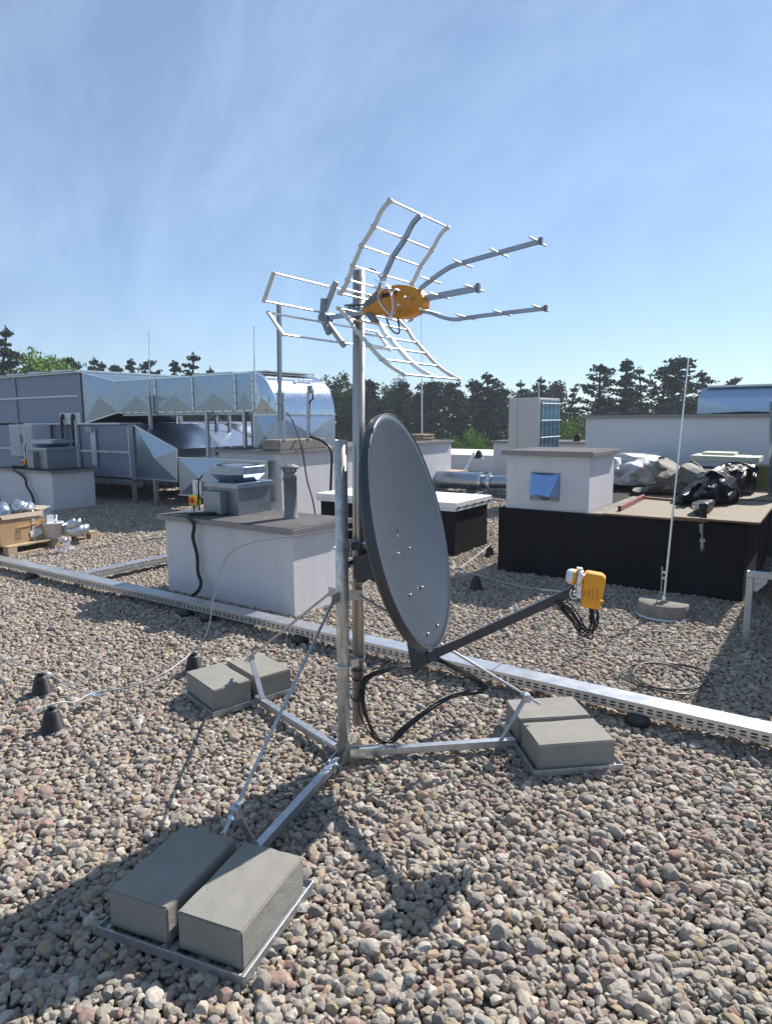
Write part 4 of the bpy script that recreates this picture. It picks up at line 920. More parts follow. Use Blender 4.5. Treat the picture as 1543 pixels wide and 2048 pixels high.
mb.build('hood_skin', mat('film_covered_sheet', (.34, .44, .57), .3, .9, .06, 6), dh)
MB().box((x0 + .1, yy + .12, zt + .002), (x0 + 1.5, yy + .25, zt + .03)).build('flange', m_sheet_lid, dh)

# right side: rail frame, spiral duct
pb_ = gz(1490, 1285); rf = thing('rail_frame', pb_, 'galvanised support frame post with a top rail at the right edge', 'support frame')
MB().bar(pb_, pb_ + Vector((0, 0, .50)), .045, .045, up=(1, 0, 0)).build('post', m_galv, rf, bevel=.003, each=True)
MB().bar(pb_ + Vector((-.023, 0, .525)), pb_ + Vector((1.6, 0, .525)), .05, .045).build('rail', m_galv, rf, bevel=.003, each=True)
MB().prism([pb_ + Vector(v_) for v_ in ((.024, 0, .50), (.024, 0, .40), (.05, 0, .40), (.11, 0, .47), (.11, 0, .50))], (-.003, .003), (0, 1, 0)).build('gusset', m_galv, rf)
MB().bar(pb_ + Vector((1.58, 0, 0)), pb_ + Vector((1.58, 0, .50)), .045, .045, up=(1, 0, 0)).build('post', m_galv, rf, each=True)
sdc = thing('spiral_duct', (-.2, 8.2, .1), 'grey spiral duct bending at the right edge beside the plinth', 'duct')
dd = 7.9; r_ = .20; path = [gd(1575, 800, dd) , gd(1572, 960, dd), gd(1562, 1060, dd), gd(1558, 1100, dd), gd(1566, 1130, dd) + Vector((.05, 0, 0)), gd(1590, 1150, dd) + Vector((.15, 0, .0)), gd(1640, 1158, dd) + Vector((.3, 0, 0))]
MB().tube(spline(path, 8), .19, 28).build('duct_tube', mat('painted_duct', (.25, .28, .33), .35, .6, .05, 10), sdc)
rg = MB(); sp = spline(path, 8)
for i in range(4, len(sp) - 2, 8): rg.tube([sp[i], sp[i + 1]], .194, 28)
rg.build('seam_ring', m_sheet, sdc, each=True)

# coil of thin cable on the gravel
cc = gz(1338, 1356, .015); cpts = []
for k in range(0, 118):
    a = 2 * PI * k / 40 + .5; rr = .225 + .02 * math.sin(a * .37 + 1); off = Vector((.0, .0, 0)) if k < 55 else Vector((-.045, -.075, 0)) * min(1, (k - 55) / 14)
    cpts.append(cc + off + Vector((math.cos(a) * rr, math.sin(a) * rr, .018 + .012 * math.sin(a * 2.3))))
tag(MB().tube(cpts, .0048, 8).build('cable_coil', m_cable), 'loose coil of thin black cable lying on sunlit gravel at right', 'cable coil')

# ================================================================ AC UNIT
ca = gd(1078, 795, 12.0); ac = thing('cooling_unit', (ca.x - .3, ca.y + .5, .3), 'tall beige cooling unit with blue finned coil behind the small shaft', 'cooling unit')
wx = ca.x - gy(1017, 793, ca.y).x; ly = gx(1119, 793, ca.x).y - ca.y; zt = ca.z
MB().box((ca.x - wx, ca.y, .30), (ca.x, ca.y + ly, zt)).build('casing', m_ac, ac, bevel=.01)
MB().box((ca.x - wx + .17, ca.y - .004, .34), (ca.x - wx + .178, ca.y - .001, zt - .02)).build('panel_seam', m_panel_f, ac)
MB().box((ca.x + .001, ca.y + .09, .36), (ca.x + .012, ca.y + ly - .03, zt - .04)).build('fin_coil', m_fin, ac)
gw = MB()
for i in range(6): z = .40 + i * (zt - .5) / 5; gw.tube([(ca.x + .03, ca.y + .05, z), (ca.x + .03, ca.y + ly, z)], .008, 6)
for i in range(5): y = ca.y + .12 + i * (ly - .2) / 4; gw.tube([(ca.x + .028, y, .38), (ca.x + .028, y, zt - .06)], .004, 5)
gw.build('wire_grille', m_wire, ac)
MB().box((ca.x - wx + .05, ca.y + .05, -.02), (ca.x - wx + .15, ca.y + ly - .05, .298)).box((ca.x - .15, ca.y + .05, -.02), (ca.x - .05, ca.y + ly - .05, .298)).build('foot', m_galv, ac, each=True)
MB().tube([gd(1077, 800, 12.2), gd(1076.5, 765, 12.2)], .008, 6).build('aerial', m_panel_lt, ac)

# far low white upstand, round duct and struts
fu = thing('parapet', (-9, 19.8, 0), 'wide low white parapet at the far edge of the roof', 'parapet')
MB().box((-26, 18.6, -.02), (-4.5, 21.9, .50)).build('parapet_wall', m_stucco_s, fu)
MB().box((-26.03, 18.56, .501), (-4.45, 21.95, .54)).build('coping', m_white_pvc, fu)
o = MB().box((-4.4, 18.6, -.02), (10, 21.9, .62)).box((-4.42, 18.56, .621), (10, 21.95, .66)).build('parapet', m_stucco_s); tag(o, 'far roof edge parapet hidden mostly by the large white building', 'parapet')
hq = gd(957, 911, 18.9); o = copy_tree(hproto); o.location = (hq.x, hq.y, .54); o.scale = (1.9, 1.9, 1.6); o['label'] = 'black conductor holder on the far white parapet'; o['group'] = 'black conductor holders'
hq2 = gd(1154, 884, fw(Vector((-5, 14.2, 0)))); o = copy_tree(hproto); o.location = (hq2.x, hq2.y, 1.156); o.scale = (1.3, 1.3, 1.2); o['label'] = 'black conductor holder on the distant shaft beside the large white wall'; o['group'] = 'black conductor holders'
tag(MB().bar(gd(929, 942, 17.5), gd(947, 906, 18.6), .05, .05).build('brace_bar', m_panel_f), 'slanted dark bar leaning on the far white parapet', 'bar')
rd = thing('round_duct', (-6.5, 13, .2), 'shiny round duct lying on the gravel beyond the white hatch', 'duct'); Yr = 13.0
a_ = gy(885, 959, Yr); b_ = gy(962, 963, Yr); rr = abs(gy(905, 941, Yr).z - gy(905, 977, Yr).z) / 2 * .96
MB().tube([a_ + (a_ - b_) * 1.2, b_], rr, 28).build('duct_tube', m_sheet, rd)
MB().tube([b_, b_ + (b_ - a_) * .06], rr * 1.04, 28).tube([b_ + (b_ - a_) * .2, b_ + (b_ - a_) * .28], rr * 1.03, 28).build('collar', m_zinc, rd, each=True)
MB().tube([b_ + Vector((.05, 0, 0)), b_ + (b_ - a_) * 2.2 + Vector((0, 0, .06))], rr * .72, 24).build('branch_tube', m_sheet, rd)
sb = MB(); 
for x in (-6.7, -6.2, -5.7): sb.box((x, 12.75, -.02), (x + .06, 13.25, a_.z - rr * .8))
sb.build('support', m_galv, rd, each=True)
o = MB().bar(gz(947, 991, .1), gz(990, 978, .14), .05, .06).bar(gz(950, 993, .03), gz(1010, 1001, .03), .05, .03); sc_ = thing('strut_channel', gz(960, 990), 'grey strut channel with blue end cap lying beyond the hatch', 'channel')
o.build('channel', m_galv, sc_); MB().bar(gz(943.5, 992, .1), gz(946.5, 991.2, .1), .055, .075).build('end_cap', m_blue, sc_)
o = MB(); pq = gz(905, 978, .02)
q = gd(888, 935, 15.2); o = MB()
for i in range(3): o.box((q.x - .5, q.y, .34 + i * .05), (q.x + .55 - i * .1, q.y + .5, .38 + i * .05))
tag(o.build('timber_boards', m_wood), 'small stack of timber boards beyond the taller shaft', 'boards')
q = gd(905, 944, 14.6); tag(MB().box((q.x - .6, q.y, .24), (q.x + .75, q.y + .35, .44)).build('metal_trough', m_sheet_dk), 'shallow metal trough behind the round duct', 'trough')

# ================================================================ AIR HANDLING UNIT + DUCTS (left)
AY = 8.2
def ax(px, py, Y=AY): return gy(px, py, Y)
Lx = ax(268, 900).x; Ux = ax(163, 800).x
zlt, zlb = ax(266, 850).z, ax(270, 957).z; zut, zub = ax(162, 741).z, ax(166, 847).z
ahu = thing('air_handling_unit', ((Lx - 4), AY + 1, 0), 'two storey grey air handling unit at the left', 'air handling unit')
MB().box((Lx - 8.5, AY + .02, zlb), (Lx - .12, AY + 2.4, zlt)).build('lower_casing', m_panel, ahu)
MB().box((Ux - 7, AY + .02, zub + .02), (Ux - .10, AY + 2.6, zut - .04)).build('upper_casing', m_panel, ahu)
fr = MB()
for x in (Lx - .12, Lx - 2.42, Lx - 4.4, Lx - 6.3): fr.box((x, AY - .005, zlb - .03), (x + .12, AY + 2.42, zlt + .01))
for x in (Ux - .10, Ux - 2.75): fr.box((x, AY - .005, zub), (x + .10, AY + 2.62, zut - .02))
fr.build('corner_frame', m_panel_f, ahu, each=True)
md_ = MB()
zmid = ax(200, 903).z; md_.box((Lx - 8.3, AY - .012, zmid - .02), (Lx - .14, AY + .0, zmid + .025))
zmid = ax(80, 795).z; md_.box((Ux - 6.9, AY - .012, zmid - .02), (Ux - .12, AY + .0, zmid + .02))
md_.box((ax(182, 850).x, AY - .03, ax(185, 930).z), (ax(191, 850).x, AY - .005, zlt - .05))
for x in (Lx - .15, Lx - 2.46): md_.box((x, AY - .015, zlb + .02), (x + .03, AY, zlt - .05))
md_.build('trim_strip', m_panel_lt, ahu, each=True)
hn = MB()
for k_ in range(9): x = Lx - .5 - k_ * .55; hn.box((x - .3, AY - .02, ax(200, 903).z - .028), (x - .27, AY - .011, ax(200, 903).z + .033))
hn.build('door_hinge', m_panel_f, ahu, each=True)
rl = MB()
rl.box((Ux - 7.05, AY - .06, zut - .04), (Ux + .02, AY + 2.66, zut - .01))
for k_ in range(8):
    x = Ux - .02 - k_ * .95; rl.add([(x, AY - .08, zut), (x, AY + 2.68, zut), (x - .93, AY + 2.68, zut), (x - .93, AY - .08, zut), (x, AY - .08, zut + .012), (x, AY + 2.68, zut + .012), (x - .93, AY + 2.68, zut + .055), (x - .93, AY - .08, zut + .055)], [(0, 1, 2, 3), (4, 7, 6, 5), (0, 3, 7, 4), (1, 5, 6, 2), (0, 4, 5, 1), (3, 2, 6, 7)])
rl.build('roof_lid', m_sheet_lid, ahu, each=True)
ll = MB()
for k_ in range(4): x = Lx - .35 - k_ * .93; ll.box((x - .9, AY - .05, zlt + .012), (x, AY + .5, zlt + .045))
ll.build('lower_lid', m_sheet_lid, ahu, each=True)
MB().box((Lx - 8.5, AY + .0, zlb - .10), (Lx - .1, AY + 2.3, zlb - .035)).build('base_rail', m_panel_f, ahu)
lg = MB()
for x, y in ((263, 1023), (306, 1016)):
    c = ax(x, 1000).x; lg.box((c - .035, AY + .05, -.02), (c + .035, AY + .12, zlb - .1 if x < 280 else zlb - .0))
for k_ in range(4): lg.box((Lx - 2 - k_ * 2, AY + .05, -.02), (Lx - 1.93 - k_ * 2, AY + .12, zlb - .1)); lg.box((Lx - .8 - k_ * 2, AY + 2.0, -.02), (Lx - .72 - k_ * 2, AY + 2.1, zlb - .1))
lg.box((Lx - 8, AY + .06, .36), (Lx - .1, AY + .11, .41)); lg.build('leg', m_galv, ahu, each=True)
ss = MB(); q = ax(181, 860); ss.box((ax(177, 860).x, AY - .07, ax(177, 864).z), (ax(190, 860).x, AY - .031, ax(177, 854).z)); ss.build('socket_box', m_sheet_dk, ahu)
cf = MB()
for px in (129, 150):
    c = ax(px, 833); cf.lathe(c + Vector((0, -.06, 0)), [(.03, 0), (.06, 0), (.06, .05)], 16, axis=(0, 1, 0))
    cf.tube([c + Vector((.02, -.08, -.02)), ax(px + 4, 880) + Vector((0, -.08, 0)), ax(px + 8, 930) + Vector((0, -.08, 0))], .03, 8)
cf.build('cable_riser', m_cable, ahu, each=True)
cr_ = MB(); cr_.box((ax(122, 830).x, AY - .03, ax(125, 848).z), (ax(163, 830).x, AY - .0, ax(125, 826).z)); cr_.box((ax(154, 860).x, AY - .06, zlb), (ax(158, 860).x, AY - .0, ax(150, 845).z)); cr_.build('riser_plate', m_panel_lt, ahu, each=True)
# cabinet
cx0, cx1 = ax(20, 880, AY - .45).x, ax(66, 880, AY - .45).x; cb0 = thing('electrical_cabinet', ((cx0 + cx1) / 2, AY - .2, .4), 'grey ribbed electrical cabinet with two doors before the air handling unit', 'cabinet')
zt_, zb_ = ax(30, 849, AY - .45).z, ax(30, 912, AY - .45).z
MB().box((cx0, AY - .44, zb_), (cx1, AY - .03, zt_)).build('cabinet_body', m_cab, cb0, bevel=.006)
for i in range(2):
    a_ = cx0 + .02 + i * (cx1 - cx0) / 2; b_ = a_ + (cx1 - cx0) / 2 - .03; d_ = MB().box((a_, AY - .455, zb_ + .02), (b_, AY - .441, zt_ - .02)).build('door', m_cab, cb0)
    rb2 = MB()
    for k_ in range(7): x = a_ + .03 + k_ * (b_ - a_ - .06) / 6; rb2.box((x - .004, AY - .462, zb_ + .04), (x + .004, AY - .4555, zt_ - .05))
    rb2.build('door_rib', m_cab, d_, each=True)
    if i == 1:
        MB().box((a_ + .02, AY - .49, (zt_ + zb_) / 2 - .05), (a_ + .045, AY - .4625, (zt_ + zb_) / 2 + .13)).build('handle', m_panel_f, d_)
        q_ = Vector((a_ + .17, AY - .4635, (zt_ + zb_) / 2 + .06)); MB().box((q_.x - .03, q_.y, q_.z - .03), (q_.x + .03, q_.y + .001, q_.z + .09)).build('sticker', m_paper, d_)
        MB().add([(q_.x - .026, q_.y - .001, q_.z - .024), (q_.x + .026, q_.y - .001, q_.z - .024), (q_.x, q_.y - .001, q_.z + .025)], [(0, 1, 2)]).build('warning_triangle', m_yel, d_)
MB().box((cx0 + .02, AY - .40, -.02), (cx1 - .02, AY - .1, zb_ - .003)).build('plinth_box', m_panel, cb0)

# cross-broken duct panels
def xpanel(mb, a, b_, c, d, out, h=.035):
    a, b_, c, d, out = map(Vector, (a, b_, c, d, out)); m_ = (a + b_ + c + d) / 4 + out * h
    for p, q in ((a, b_), (b_, c), (c, d), (d, a)): mb.quad(p, q, m_)
DY0, DY1 = 8.5, 10.05
def dx(px, py, Y=DY0): return gy(px, py, Y)
dct = thing('supply_duct', (-9, 9.2, 1.2), 'big rectangular silver duct with curved elbow turning down into the taller shaft', 'duct')
t0_, t1_, b0_, b1_ = dx(237, 761), dx(515, 748), dx(238, 822), dx(515, 823)
ztop = (t0_.z + t1_.z) / 2; zbot = (b0_.z + b1_.z) / 2; xs = [dx(p, 800).x for p in (237, 313, 387, 472, 507)]
mb = MB(); mb2 = MB(); out = Vector((0, -1, 0))
for a_, b_ in zip(xs[:-1], xs[1:]):
    xpanel(mb, (a_, DY0, zbot), (b_, DY0, zbot), (b_, DY0, ztop), (a_, DY0, ztop), out, .022); xpanel(mb, (a_, DY0, ztop), (b_, DY0, ztop), (b_, DY1, ztop), (a_, DY1, ztop), (0, 0, 1), .01)
    xpanel(mb, (a_, DY1, zbot), (b_, DY1, zbot), (b_, DY1, ztop), (a_, DY1, ztop), (0, 1, 0), .02); xpanel(mb, (a_, DY0, zbot), (b_, DY0, zbot), (b_, DY1, zbot), (a_, DY1, zbot), (0, 0, -1), .01)
    mb2.box((b_ - .012, DY0 - .022, zbot - .02), (b_ + .012, DY0 - .002, ztop + .02)); mb2.box((b_ - .012, DY0 - .022, ztop + .002), (b_ + .012, DY1 + .02, ztop + .02))
mb2.box((xs[0] - .02, DY0 - .022, zbot - .022), (xs[-1], DY0 + .0, zbot - .003)); mb2.box((xs[0] - .02, DY0 - .022, ztop + .001), (xs[-1], DY0 - .002, ztop + .02))
# elbow
xe = xs[-1]; xr = dx(557, 860).x; zel = dx(556, 829).z; rx = xr - xe; rz = ztop - zel; ne = 18
arc = [Vector((xe + rx * math.sin(PI / 2 * k_ / ne), 0, zel + rz * math.cos(PI / 2 * k_ / ne))) for k_ in range(ne + 1)]
mb3 = MB(); vs = [(p.x, y, p.z) for p in arc for y in (DY0, DY1)]; mb3.add(vs, [(2 * i, 2 * i + 1, 2 * i + 3, 2 * i + 2) for i in range(ne)], True)
for y, s_ in ((DY0, -1), (DY1, 1)):
    m_ = Vector((xe + rx * .42, y + s_ * .05, zel + rz * .42)); ring = [Vector((p.x, y, p.z)) for p in arc] + [Vector((xr, y, zel)), Vector((xe, y, zel)), Vector((xe, y, ztop))]
    for a_, b_ in zip(ring[:-1], ring[1:]):
        if (a_ - b_).length > 1e-4: mb3.quad(a_, b_, m_)
xpanel(mb, (xe, DY0, MZ - .1), (xr, DY0, MZ - .1), (xr, DY0, zel), (xe, DY0, zel), out, .05); xpanel(mb, (xr, DY0, MZ - .1), (xr, DY1, MZ - .1), (xr, DY1, zel), (xr, DY0, zel), (1, 0, 0), .06)
xpanel(mb, (xe, DY0, MZ - .1), (xe, DY1, MZ - .1), (xe, DY1, zbot), (xe, DY0, zbot), (-1, 0, 0), .03)
mb.build('duct_run', m_sheet, dct); mb3.build('elbow', m_elbow, dct)
mb2.box((xe, DY0 - .016, zel - .012), (xr + .014, DY0 - .002, zel + .008)); mb2.box((xr + .001, DY0 - .0155, zel - .0118), (xr + .0135, DY1 + .016, zel + .0078))
for i, p in enumerate(arc[:-1]): q = arc[i + 1]; mb2.bar((p.x, DY0 - .012, p.z + .006), (q.x, DY0 - .012, q.z + .006), .018, .012)
mb2.build('flange', m_zinc, dct)
bl_ = MB(); rg_ = random.Random(2)
for a_ in xs[1:]:
    for k_ in range(3): bl_.lathe((a_, DY0 - .034, zbot + .12 + k_ * .19), [(0, 0), (.012, .002), (.012, .012)], 8, axis=(0, 1, 0))
for k_ in range(16): bl_.lathe((xs[0] + .2 + k_ * .27, DY0 - .034, zbot - .012), [(0, 0), (.012, .002), (.012, .012)], 8, axis=(0, 1, 0))
for k_ in range(6): bl_.lathe((xr + .026, DY0 + .1 + k_ * .26, zel), [(0, 0), (.012, -.002), (.012, -.012)], 8, axis=(1, 0, 0))
bl_.build('flange_bolt', m_sheet_dk, dct, each=True)
MB().box((xs[3] - .1, DY0 + .2, ztop + .03), (xr - .4, DY1 - .1, ztop + .055)).box((xs[2] + .02, DY0 - .02, ztop + .021), (xs[2] + 1.1, DY0 + .4, ztop + .05)).build('top_lid', m_sheet_lid, dct, each=True)
# transition between unit and duct
tn = thing('duct_transition', (Ux, 9, zub), 'pyramid shaped silver duct transition beside the upper unit', 'duct', 'creased duct transitions'); mb = MB()
A0, A1, A2, A3 = Vector((Ux + .03, AY + .03, zub - .0)), Vector((Ux + .03, AY + .03, zut - .03)), Vector((Ux + .03, AY + 2.55, zut - .03)), Vector((Ux + .03, AY + 2.55, zub))
B0, B1, B2, B3 = Vector((xs[0], DY0, zbot)), Vector((xs[0], DY0, ztop)), Vector((xs[0], DY1, ztop)), Vector((xs[0], DY1, zbot))
xpanel(mb, A0, B0, B1, A1, out, .05); xpanel(mb, A1, B1, B2, A2, (0, 0, 1), .02); xpanel(mb, A3, B3, B2, A2, (0, 1, 0), .02); xpanel(mb, A0, B0, B3, A3, (0, 0, -1), .01); mb.build('transition_skin', m_sheet, tn)
fl = MB()
for p, q in ((A0, B0), (A1, B1)): fl.bar(p + Vector((0, -.02, 0)), q + Vector((0, -.02, 0)), .02, .02)
fl.bar(A1 + Vector((0, 0, .03)), A2 + Vector((0, 0, .03)), .03, .03)
fl.build('flange', m_zinc, tn)
# lower transition and lower duct
l2 = thing('duct_transition', (Lx, 9, zlb), 'silver duct transition narrowing down from the lower unit', 'duct', 'creased duct transitions'); mb = MB()
A0, A1, A2, A3 = Vector((Lx + .05, AY + .02, ax(279, 957).z)), Vector((Lx + .05, AY + .02, zlt)), Vector((Lx + .05, AY + 2.3, zlt)), Vector((Lx + .05, AY + 2.3, zlb))
q0_, q1_ = ax(357, 963), ax(357, 898); B0, B1 = q0_, q1_; B2, B3 = Vector((q0_.x, AY + 2.3, q1_.z)), Vector((q0_.x, AY + 2.3, q0_.z))
xpanel(mb, A0, B0, B1, A1, out, .06); xpanel(mb, A1, B1, B2, A2, (0, 0, 1), .02); xpanel(mb, A0, B0, B3, A3, (0, 0, -1), .01); mb.build('transition_skin', m_sheet, l2)
fl = MB()
for p, q in ((A0, B0), (A1, B1), (B0, B1)): fl.bar(p + Vector((0, -.02, 0)), q + Vector((0, -.02, 0)), .025, .02)
fl.build('flange', m_zinc, l2)
ldk = thing('lower_duct', (q0_.x + .5, 8, .5), 'silver rectangular duct box stepping down behind the near shaft', 'duct'); mb = MB(); LY = 7.75
c0_, c1_ = gy(360, 988, LY), gy(358, 916, LY); xa = c0_.x; xb = xa + 2.2; za, zb2 = c0_.z, c1_.z
xpanel(mb, (xa, LY, za), (xa + 1.15, LY, za), (xa + 1.15, LY, zb2), (xa, LY, zb2), out, .06); mb.quad((xa + 1.15, LY, za), (xb, LY, za), (xb, LY, zb2), (xa + 1.15, LY, zb2))
xpanel(mb, (xa, LY, za), (xa, 10.2, za), (xa, 10.2, zb2), (xa, LY, zb2), (-1, 0, 0), .03); xpanel(mb, (xa, LY, zb2), (xa + 1.15, LY, zb2), (xa + 1.15, 10.2, zb2), (xa, 10.2, zb2), (0, 0, 1), .03); mb.quad((xa, LY, za), (xb, LY, za), (xb, 10.2, za), (xa, 10.2, za)); mb.quad((xa + 1.15, LY, zb2), (xb, LY, zb2), (xb, 10.2, zb2), (xa + 1.15, 10.2, zb2)); mb.build('duct_box', m_sheet, ldk)
MB().box((xa - .02, LY - .02, zb2 + .002), (xb, LY + .01, zb2 + .02)).box((xa - .02, LY - .0205, za - .02), (xb, LY + .01, za - .002)).build('flange', m_zinc, ldk)
MB().box((xa + .25, LY + .1, -.02), (xa + .31, LY + .16, za - .02)).box((xa + 1.4, LY + .1, -.02), (xa + 1.46, LY + .16, za - .02)).build('leg', m_galv, ldk, each=True)
# second unit seen under the duct
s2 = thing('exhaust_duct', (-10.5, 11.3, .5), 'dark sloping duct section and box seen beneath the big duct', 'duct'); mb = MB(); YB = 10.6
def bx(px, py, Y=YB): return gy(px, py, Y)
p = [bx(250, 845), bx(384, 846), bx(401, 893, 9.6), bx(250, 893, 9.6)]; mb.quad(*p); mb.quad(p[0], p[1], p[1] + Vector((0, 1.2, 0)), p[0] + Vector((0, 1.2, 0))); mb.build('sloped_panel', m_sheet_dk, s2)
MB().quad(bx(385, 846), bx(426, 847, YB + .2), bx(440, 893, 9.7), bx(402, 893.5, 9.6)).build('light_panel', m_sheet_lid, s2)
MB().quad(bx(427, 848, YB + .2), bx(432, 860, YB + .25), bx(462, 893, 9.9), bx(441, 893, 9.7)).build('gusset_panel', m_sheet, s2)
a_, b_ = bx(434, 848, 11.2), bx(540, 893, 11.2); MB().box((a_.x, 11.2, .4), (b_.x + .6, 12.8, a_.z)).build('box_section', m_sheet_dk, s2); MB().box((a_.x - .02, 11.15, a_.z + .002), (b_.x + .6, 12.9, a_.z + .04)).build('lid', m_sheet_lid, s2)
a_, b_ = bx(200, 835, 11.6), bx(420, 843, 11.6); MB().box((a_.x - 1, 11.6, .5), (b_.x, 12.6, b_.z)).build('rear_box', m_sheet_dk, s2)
# support frame posts under the big duct
sf = thing('duct_support_frame', (-9.5, 8.6, 0), 'galvanised post frame carrying the big duct', 'support frame')
pm = MB()
for px, yt, yb, Y in ((296, 790, 860, 8.40), (411, 823, 897, 8.43), (486, 823, 892, 8.45), (253, 823, 842, 9.9), (350, 823, 842, 9.9), (430, 824, 860, 9.9), (456, 824, 838, 10.2), (510, 824, 890, 8.9), (503, 824, 860, 10)):
    a_, b_ = gy(px, yt, Y), gy(px, yb, Y)
    if Y < 8.44: pm = MB()
    pq_ = MB().box((a_.x - .032, Y, min(b_.z, .9)), (a_.x + .032, Y + .05, a_.z)).build('post', m_galv, sf, each=True)
ra = gy(240, 826, 8.45); rb3 = gy(515, 826, 8.45); MB().box((ra.x, 8.52, zbot - .075), (rb3.x, 8.57, zbot - .03)).box((ra.x, 9.9, zbot - .075), (rb3.x, 9.95, zbot - .03)).build('rail', m_galv, sf, each=True)
MB().box((dx(304, 800).x, 8.34, dx(304, 797).z - .01), (dx(322, 800).x, 8.36, dx(304, 797).z + .01)).build('bracket', m_panel_f, sf)

# ================================================================ PALLET, CARTON, BUCKET, DUCT OFFCUTS
A_, B_ = gz(18, 1113), gz(197, 1078); pe = (B_ - A_); L_ = pe.length; pe.normalize(); pn = Vector((-pe.y, pe.x, 0)); 
if pn.x > 0: pn = -pn
Zv = Vector((0, 0, 1))
pa = thing('pallet', A_, 'wooden pallet on the gravel at left under carton and bucket', 'pallet')
mb = MB()
for k_ in range(3):
    for j_ in range(3): mb.obox(A_ + pe * (j_ * (L_ - .12) / 2) + pn * (k_ * .35) + Zv * .022, pe * .12, pn * .1, Zv * .078)
mb.build('block', m_wood, pa, each=True)
mb = MB()
for k_ in range(3): mb.obox(A_ + pn * (k_ * .35), pe * L_, pn * .1, Zv * .021)
for k_ in range(7): mb.obox(A_ + pn * (-.0) + pe * 0 + pn * (k_ * .118) + Zv * .101, pe * L_, pn * .1, Zv * .022)
mb.build('deck_board', m_wood, pa, bevel=.003, each=True)
def pt(x, y, z=.125): return gz(x, y, z)
# carton
c0_ = pt(91, 1077, .124); cw_, cd_, ch_ = .62, .55, .30
cdir = pe; o0 = c0_ - cdir * cw_
ctn = thing('cardboard_box', o0, 'open cardboard box full of shiny duct pieces on the pallet', 'cardboard box')
mb = MB(); zt_ = gd(85, 1020, fw(c0_)).z; ch_ = zt_ - .124
q = [o0, o0 + cdir * cw_, o0 + cdir * cw_ + pn * cd_, o0 + pn * cd_]
for i in range(4): a_, b_ = q[i], q[(i + 1) % 4]; mb.quad(a_, b_, b_ + Zv * ch_, a_ + Zv * ch_)
mb.quad(*q); mb.build('carton_wall', m_card, ctn, solid=.005)
fp = MB()
a_, b_ = q[0] + Zv * ch_, q[1] + Zv * ch_; fp.quad(a_ + cdir * .02 - pn * .012, b_ - cdir * .02 - pn * .012, b_ - cdir * .04 - pn * .02 - Zv * .06, a_ + cdir * .04 - pn * .02 - Zv * .055)
a_, b_ = q[1] + Zv * ch_, q[2] + Zv * ch_; fp.quad(a_, b_, b_ + cdir * .10 + Zv * .03, a_ + cdir * .12 + Zv * .04)
fp.build('flap', mat('cardboard_pale', (.50, .42, .32), .85, 0, .08, 5), ctn, solid=.004)
o1 = q[0] + cdir * (cw_ - .40) - pn * .0065
mk = MB()
for k_ in (0, .045):
    b0 = o1 + cdir * k_ + Zv * .07; mk.obox(b0, cdir * .006, pn * .001, Zv * .085); t3 = b0 + Zv * .105 + cdir * .003; mk.add([t3, t3 + cdir * .014 - Zv * .03, t3 - cdir * .014 - Zv * .03], [(0, 1, 2)])
mk.obox(o1 - cdir * .015 + Zv * .058, cdir * .08, pn * .001, Zv * .006); mk.build('up_arrow_print', m_ink, ctn, each=True)
lb_ = q[0] + cdir * (cw_ - .20) - pn * .008 + Zv * .045; pa_l = MB().add([lb_, lb_ + cdir * .16 + Zv * .03, lb_ + cdir * .14 + Zv * .12, lb_ - cdir * .015 + Zv * .085], [(0, 1, 2, 3)]).build('paper_label', m_paper, ctn)
tx = MB(); rg_ = random.Random(4)
for r_i in range(4):
    x_ = .012
    while x_ < .12: wd = rg_.uniform(.006, .022); p0_ = lb_ + cdir * x_ + Zv * (.02 + r_i * .018 + x_ * .19) - pn * .001; tx.quad(p0_, p0_ + cdir * wd + Zv * wd * .19, p0_ + cdir * wd + Zv * (wd * .19 + .006), p0_ + Zv * .006); x_ += wd + .006
tx.build('label_print', m_panel_f, pa_l)
MB().obox(q[0] + cdir * (cw_ - .30) - pn * .0075 + Zv * (ch_ - .085), cdir * .30, pn * .001, Zv * .08).obox(q[0] + cdir * (cw_ - .18) - pn * .0072, cdir * .05, pn * .0008, Zv * ch_ * .97).build('tape', m_tape, ctn, each=True)
MB().tube(spline([q[0] + cdir * .25 - pn * .012 + Zv * ch_ * .56, q[0] + cdir * (cw_ - .12) - pn * .016 + Zv * ch_ * .60, q[1] - pn * .01 + Zv * ch_ * .64, q[1] + pn * .2 + cdir * .01 + Zv * ch_ * .66], 4), .004, 6).build('string', m_string, ctn)
# duct pieces in the carton
def ring(c, r, l, axis, lab, name='duct_sleeve', n=32, cut=1.0):
    a = Vector(axis).normalized(); u = a.cross(Vector((0, 0, 1))); u.normalize(); w = a.cross(u); vs = []; fs = []; m_ = int(n * cut)
    for i in range(m_ + 1):
        t_ = 2 * PI * i / n; d_ = u * math.cos(t_) + w * math.sin(t_); vs += [c + d_ * r - a * l / 2, c + d_ * r + a * l / 2]
    fs = [(2 * i, 2 * i + 1, 2 * i + 3, 2 * i + 2) for i in range(m_)]
    return tag(MB().add(vs, fs, True).build(name, m_loose, solid=.003), lab, 'duct piece', 'loose shiny duct pieces')
cc_ = q[0] + cdir * .42 + pn * .2 + Zv * (ch_ + .03)
ring(cc_, .095, .20, (cdir * .55 + Zv * .75 - pn * .2), 'brightest curved duct sleeve standing in the carton')
ring(cc_ - cdir * .20 + pn * .05 - Zv * .02, .10, .18, (cdir * .2 + pn * .6 + Zv * .5), 'duct sleeve leaning left in the carton')
ring(cc_ + cdir * .14 + pn * .05 - Zv * .04, .09, .17, (cdir * .8 + pn * .4 + Zv * .3), 'duct sleeve at the right inside the carton')
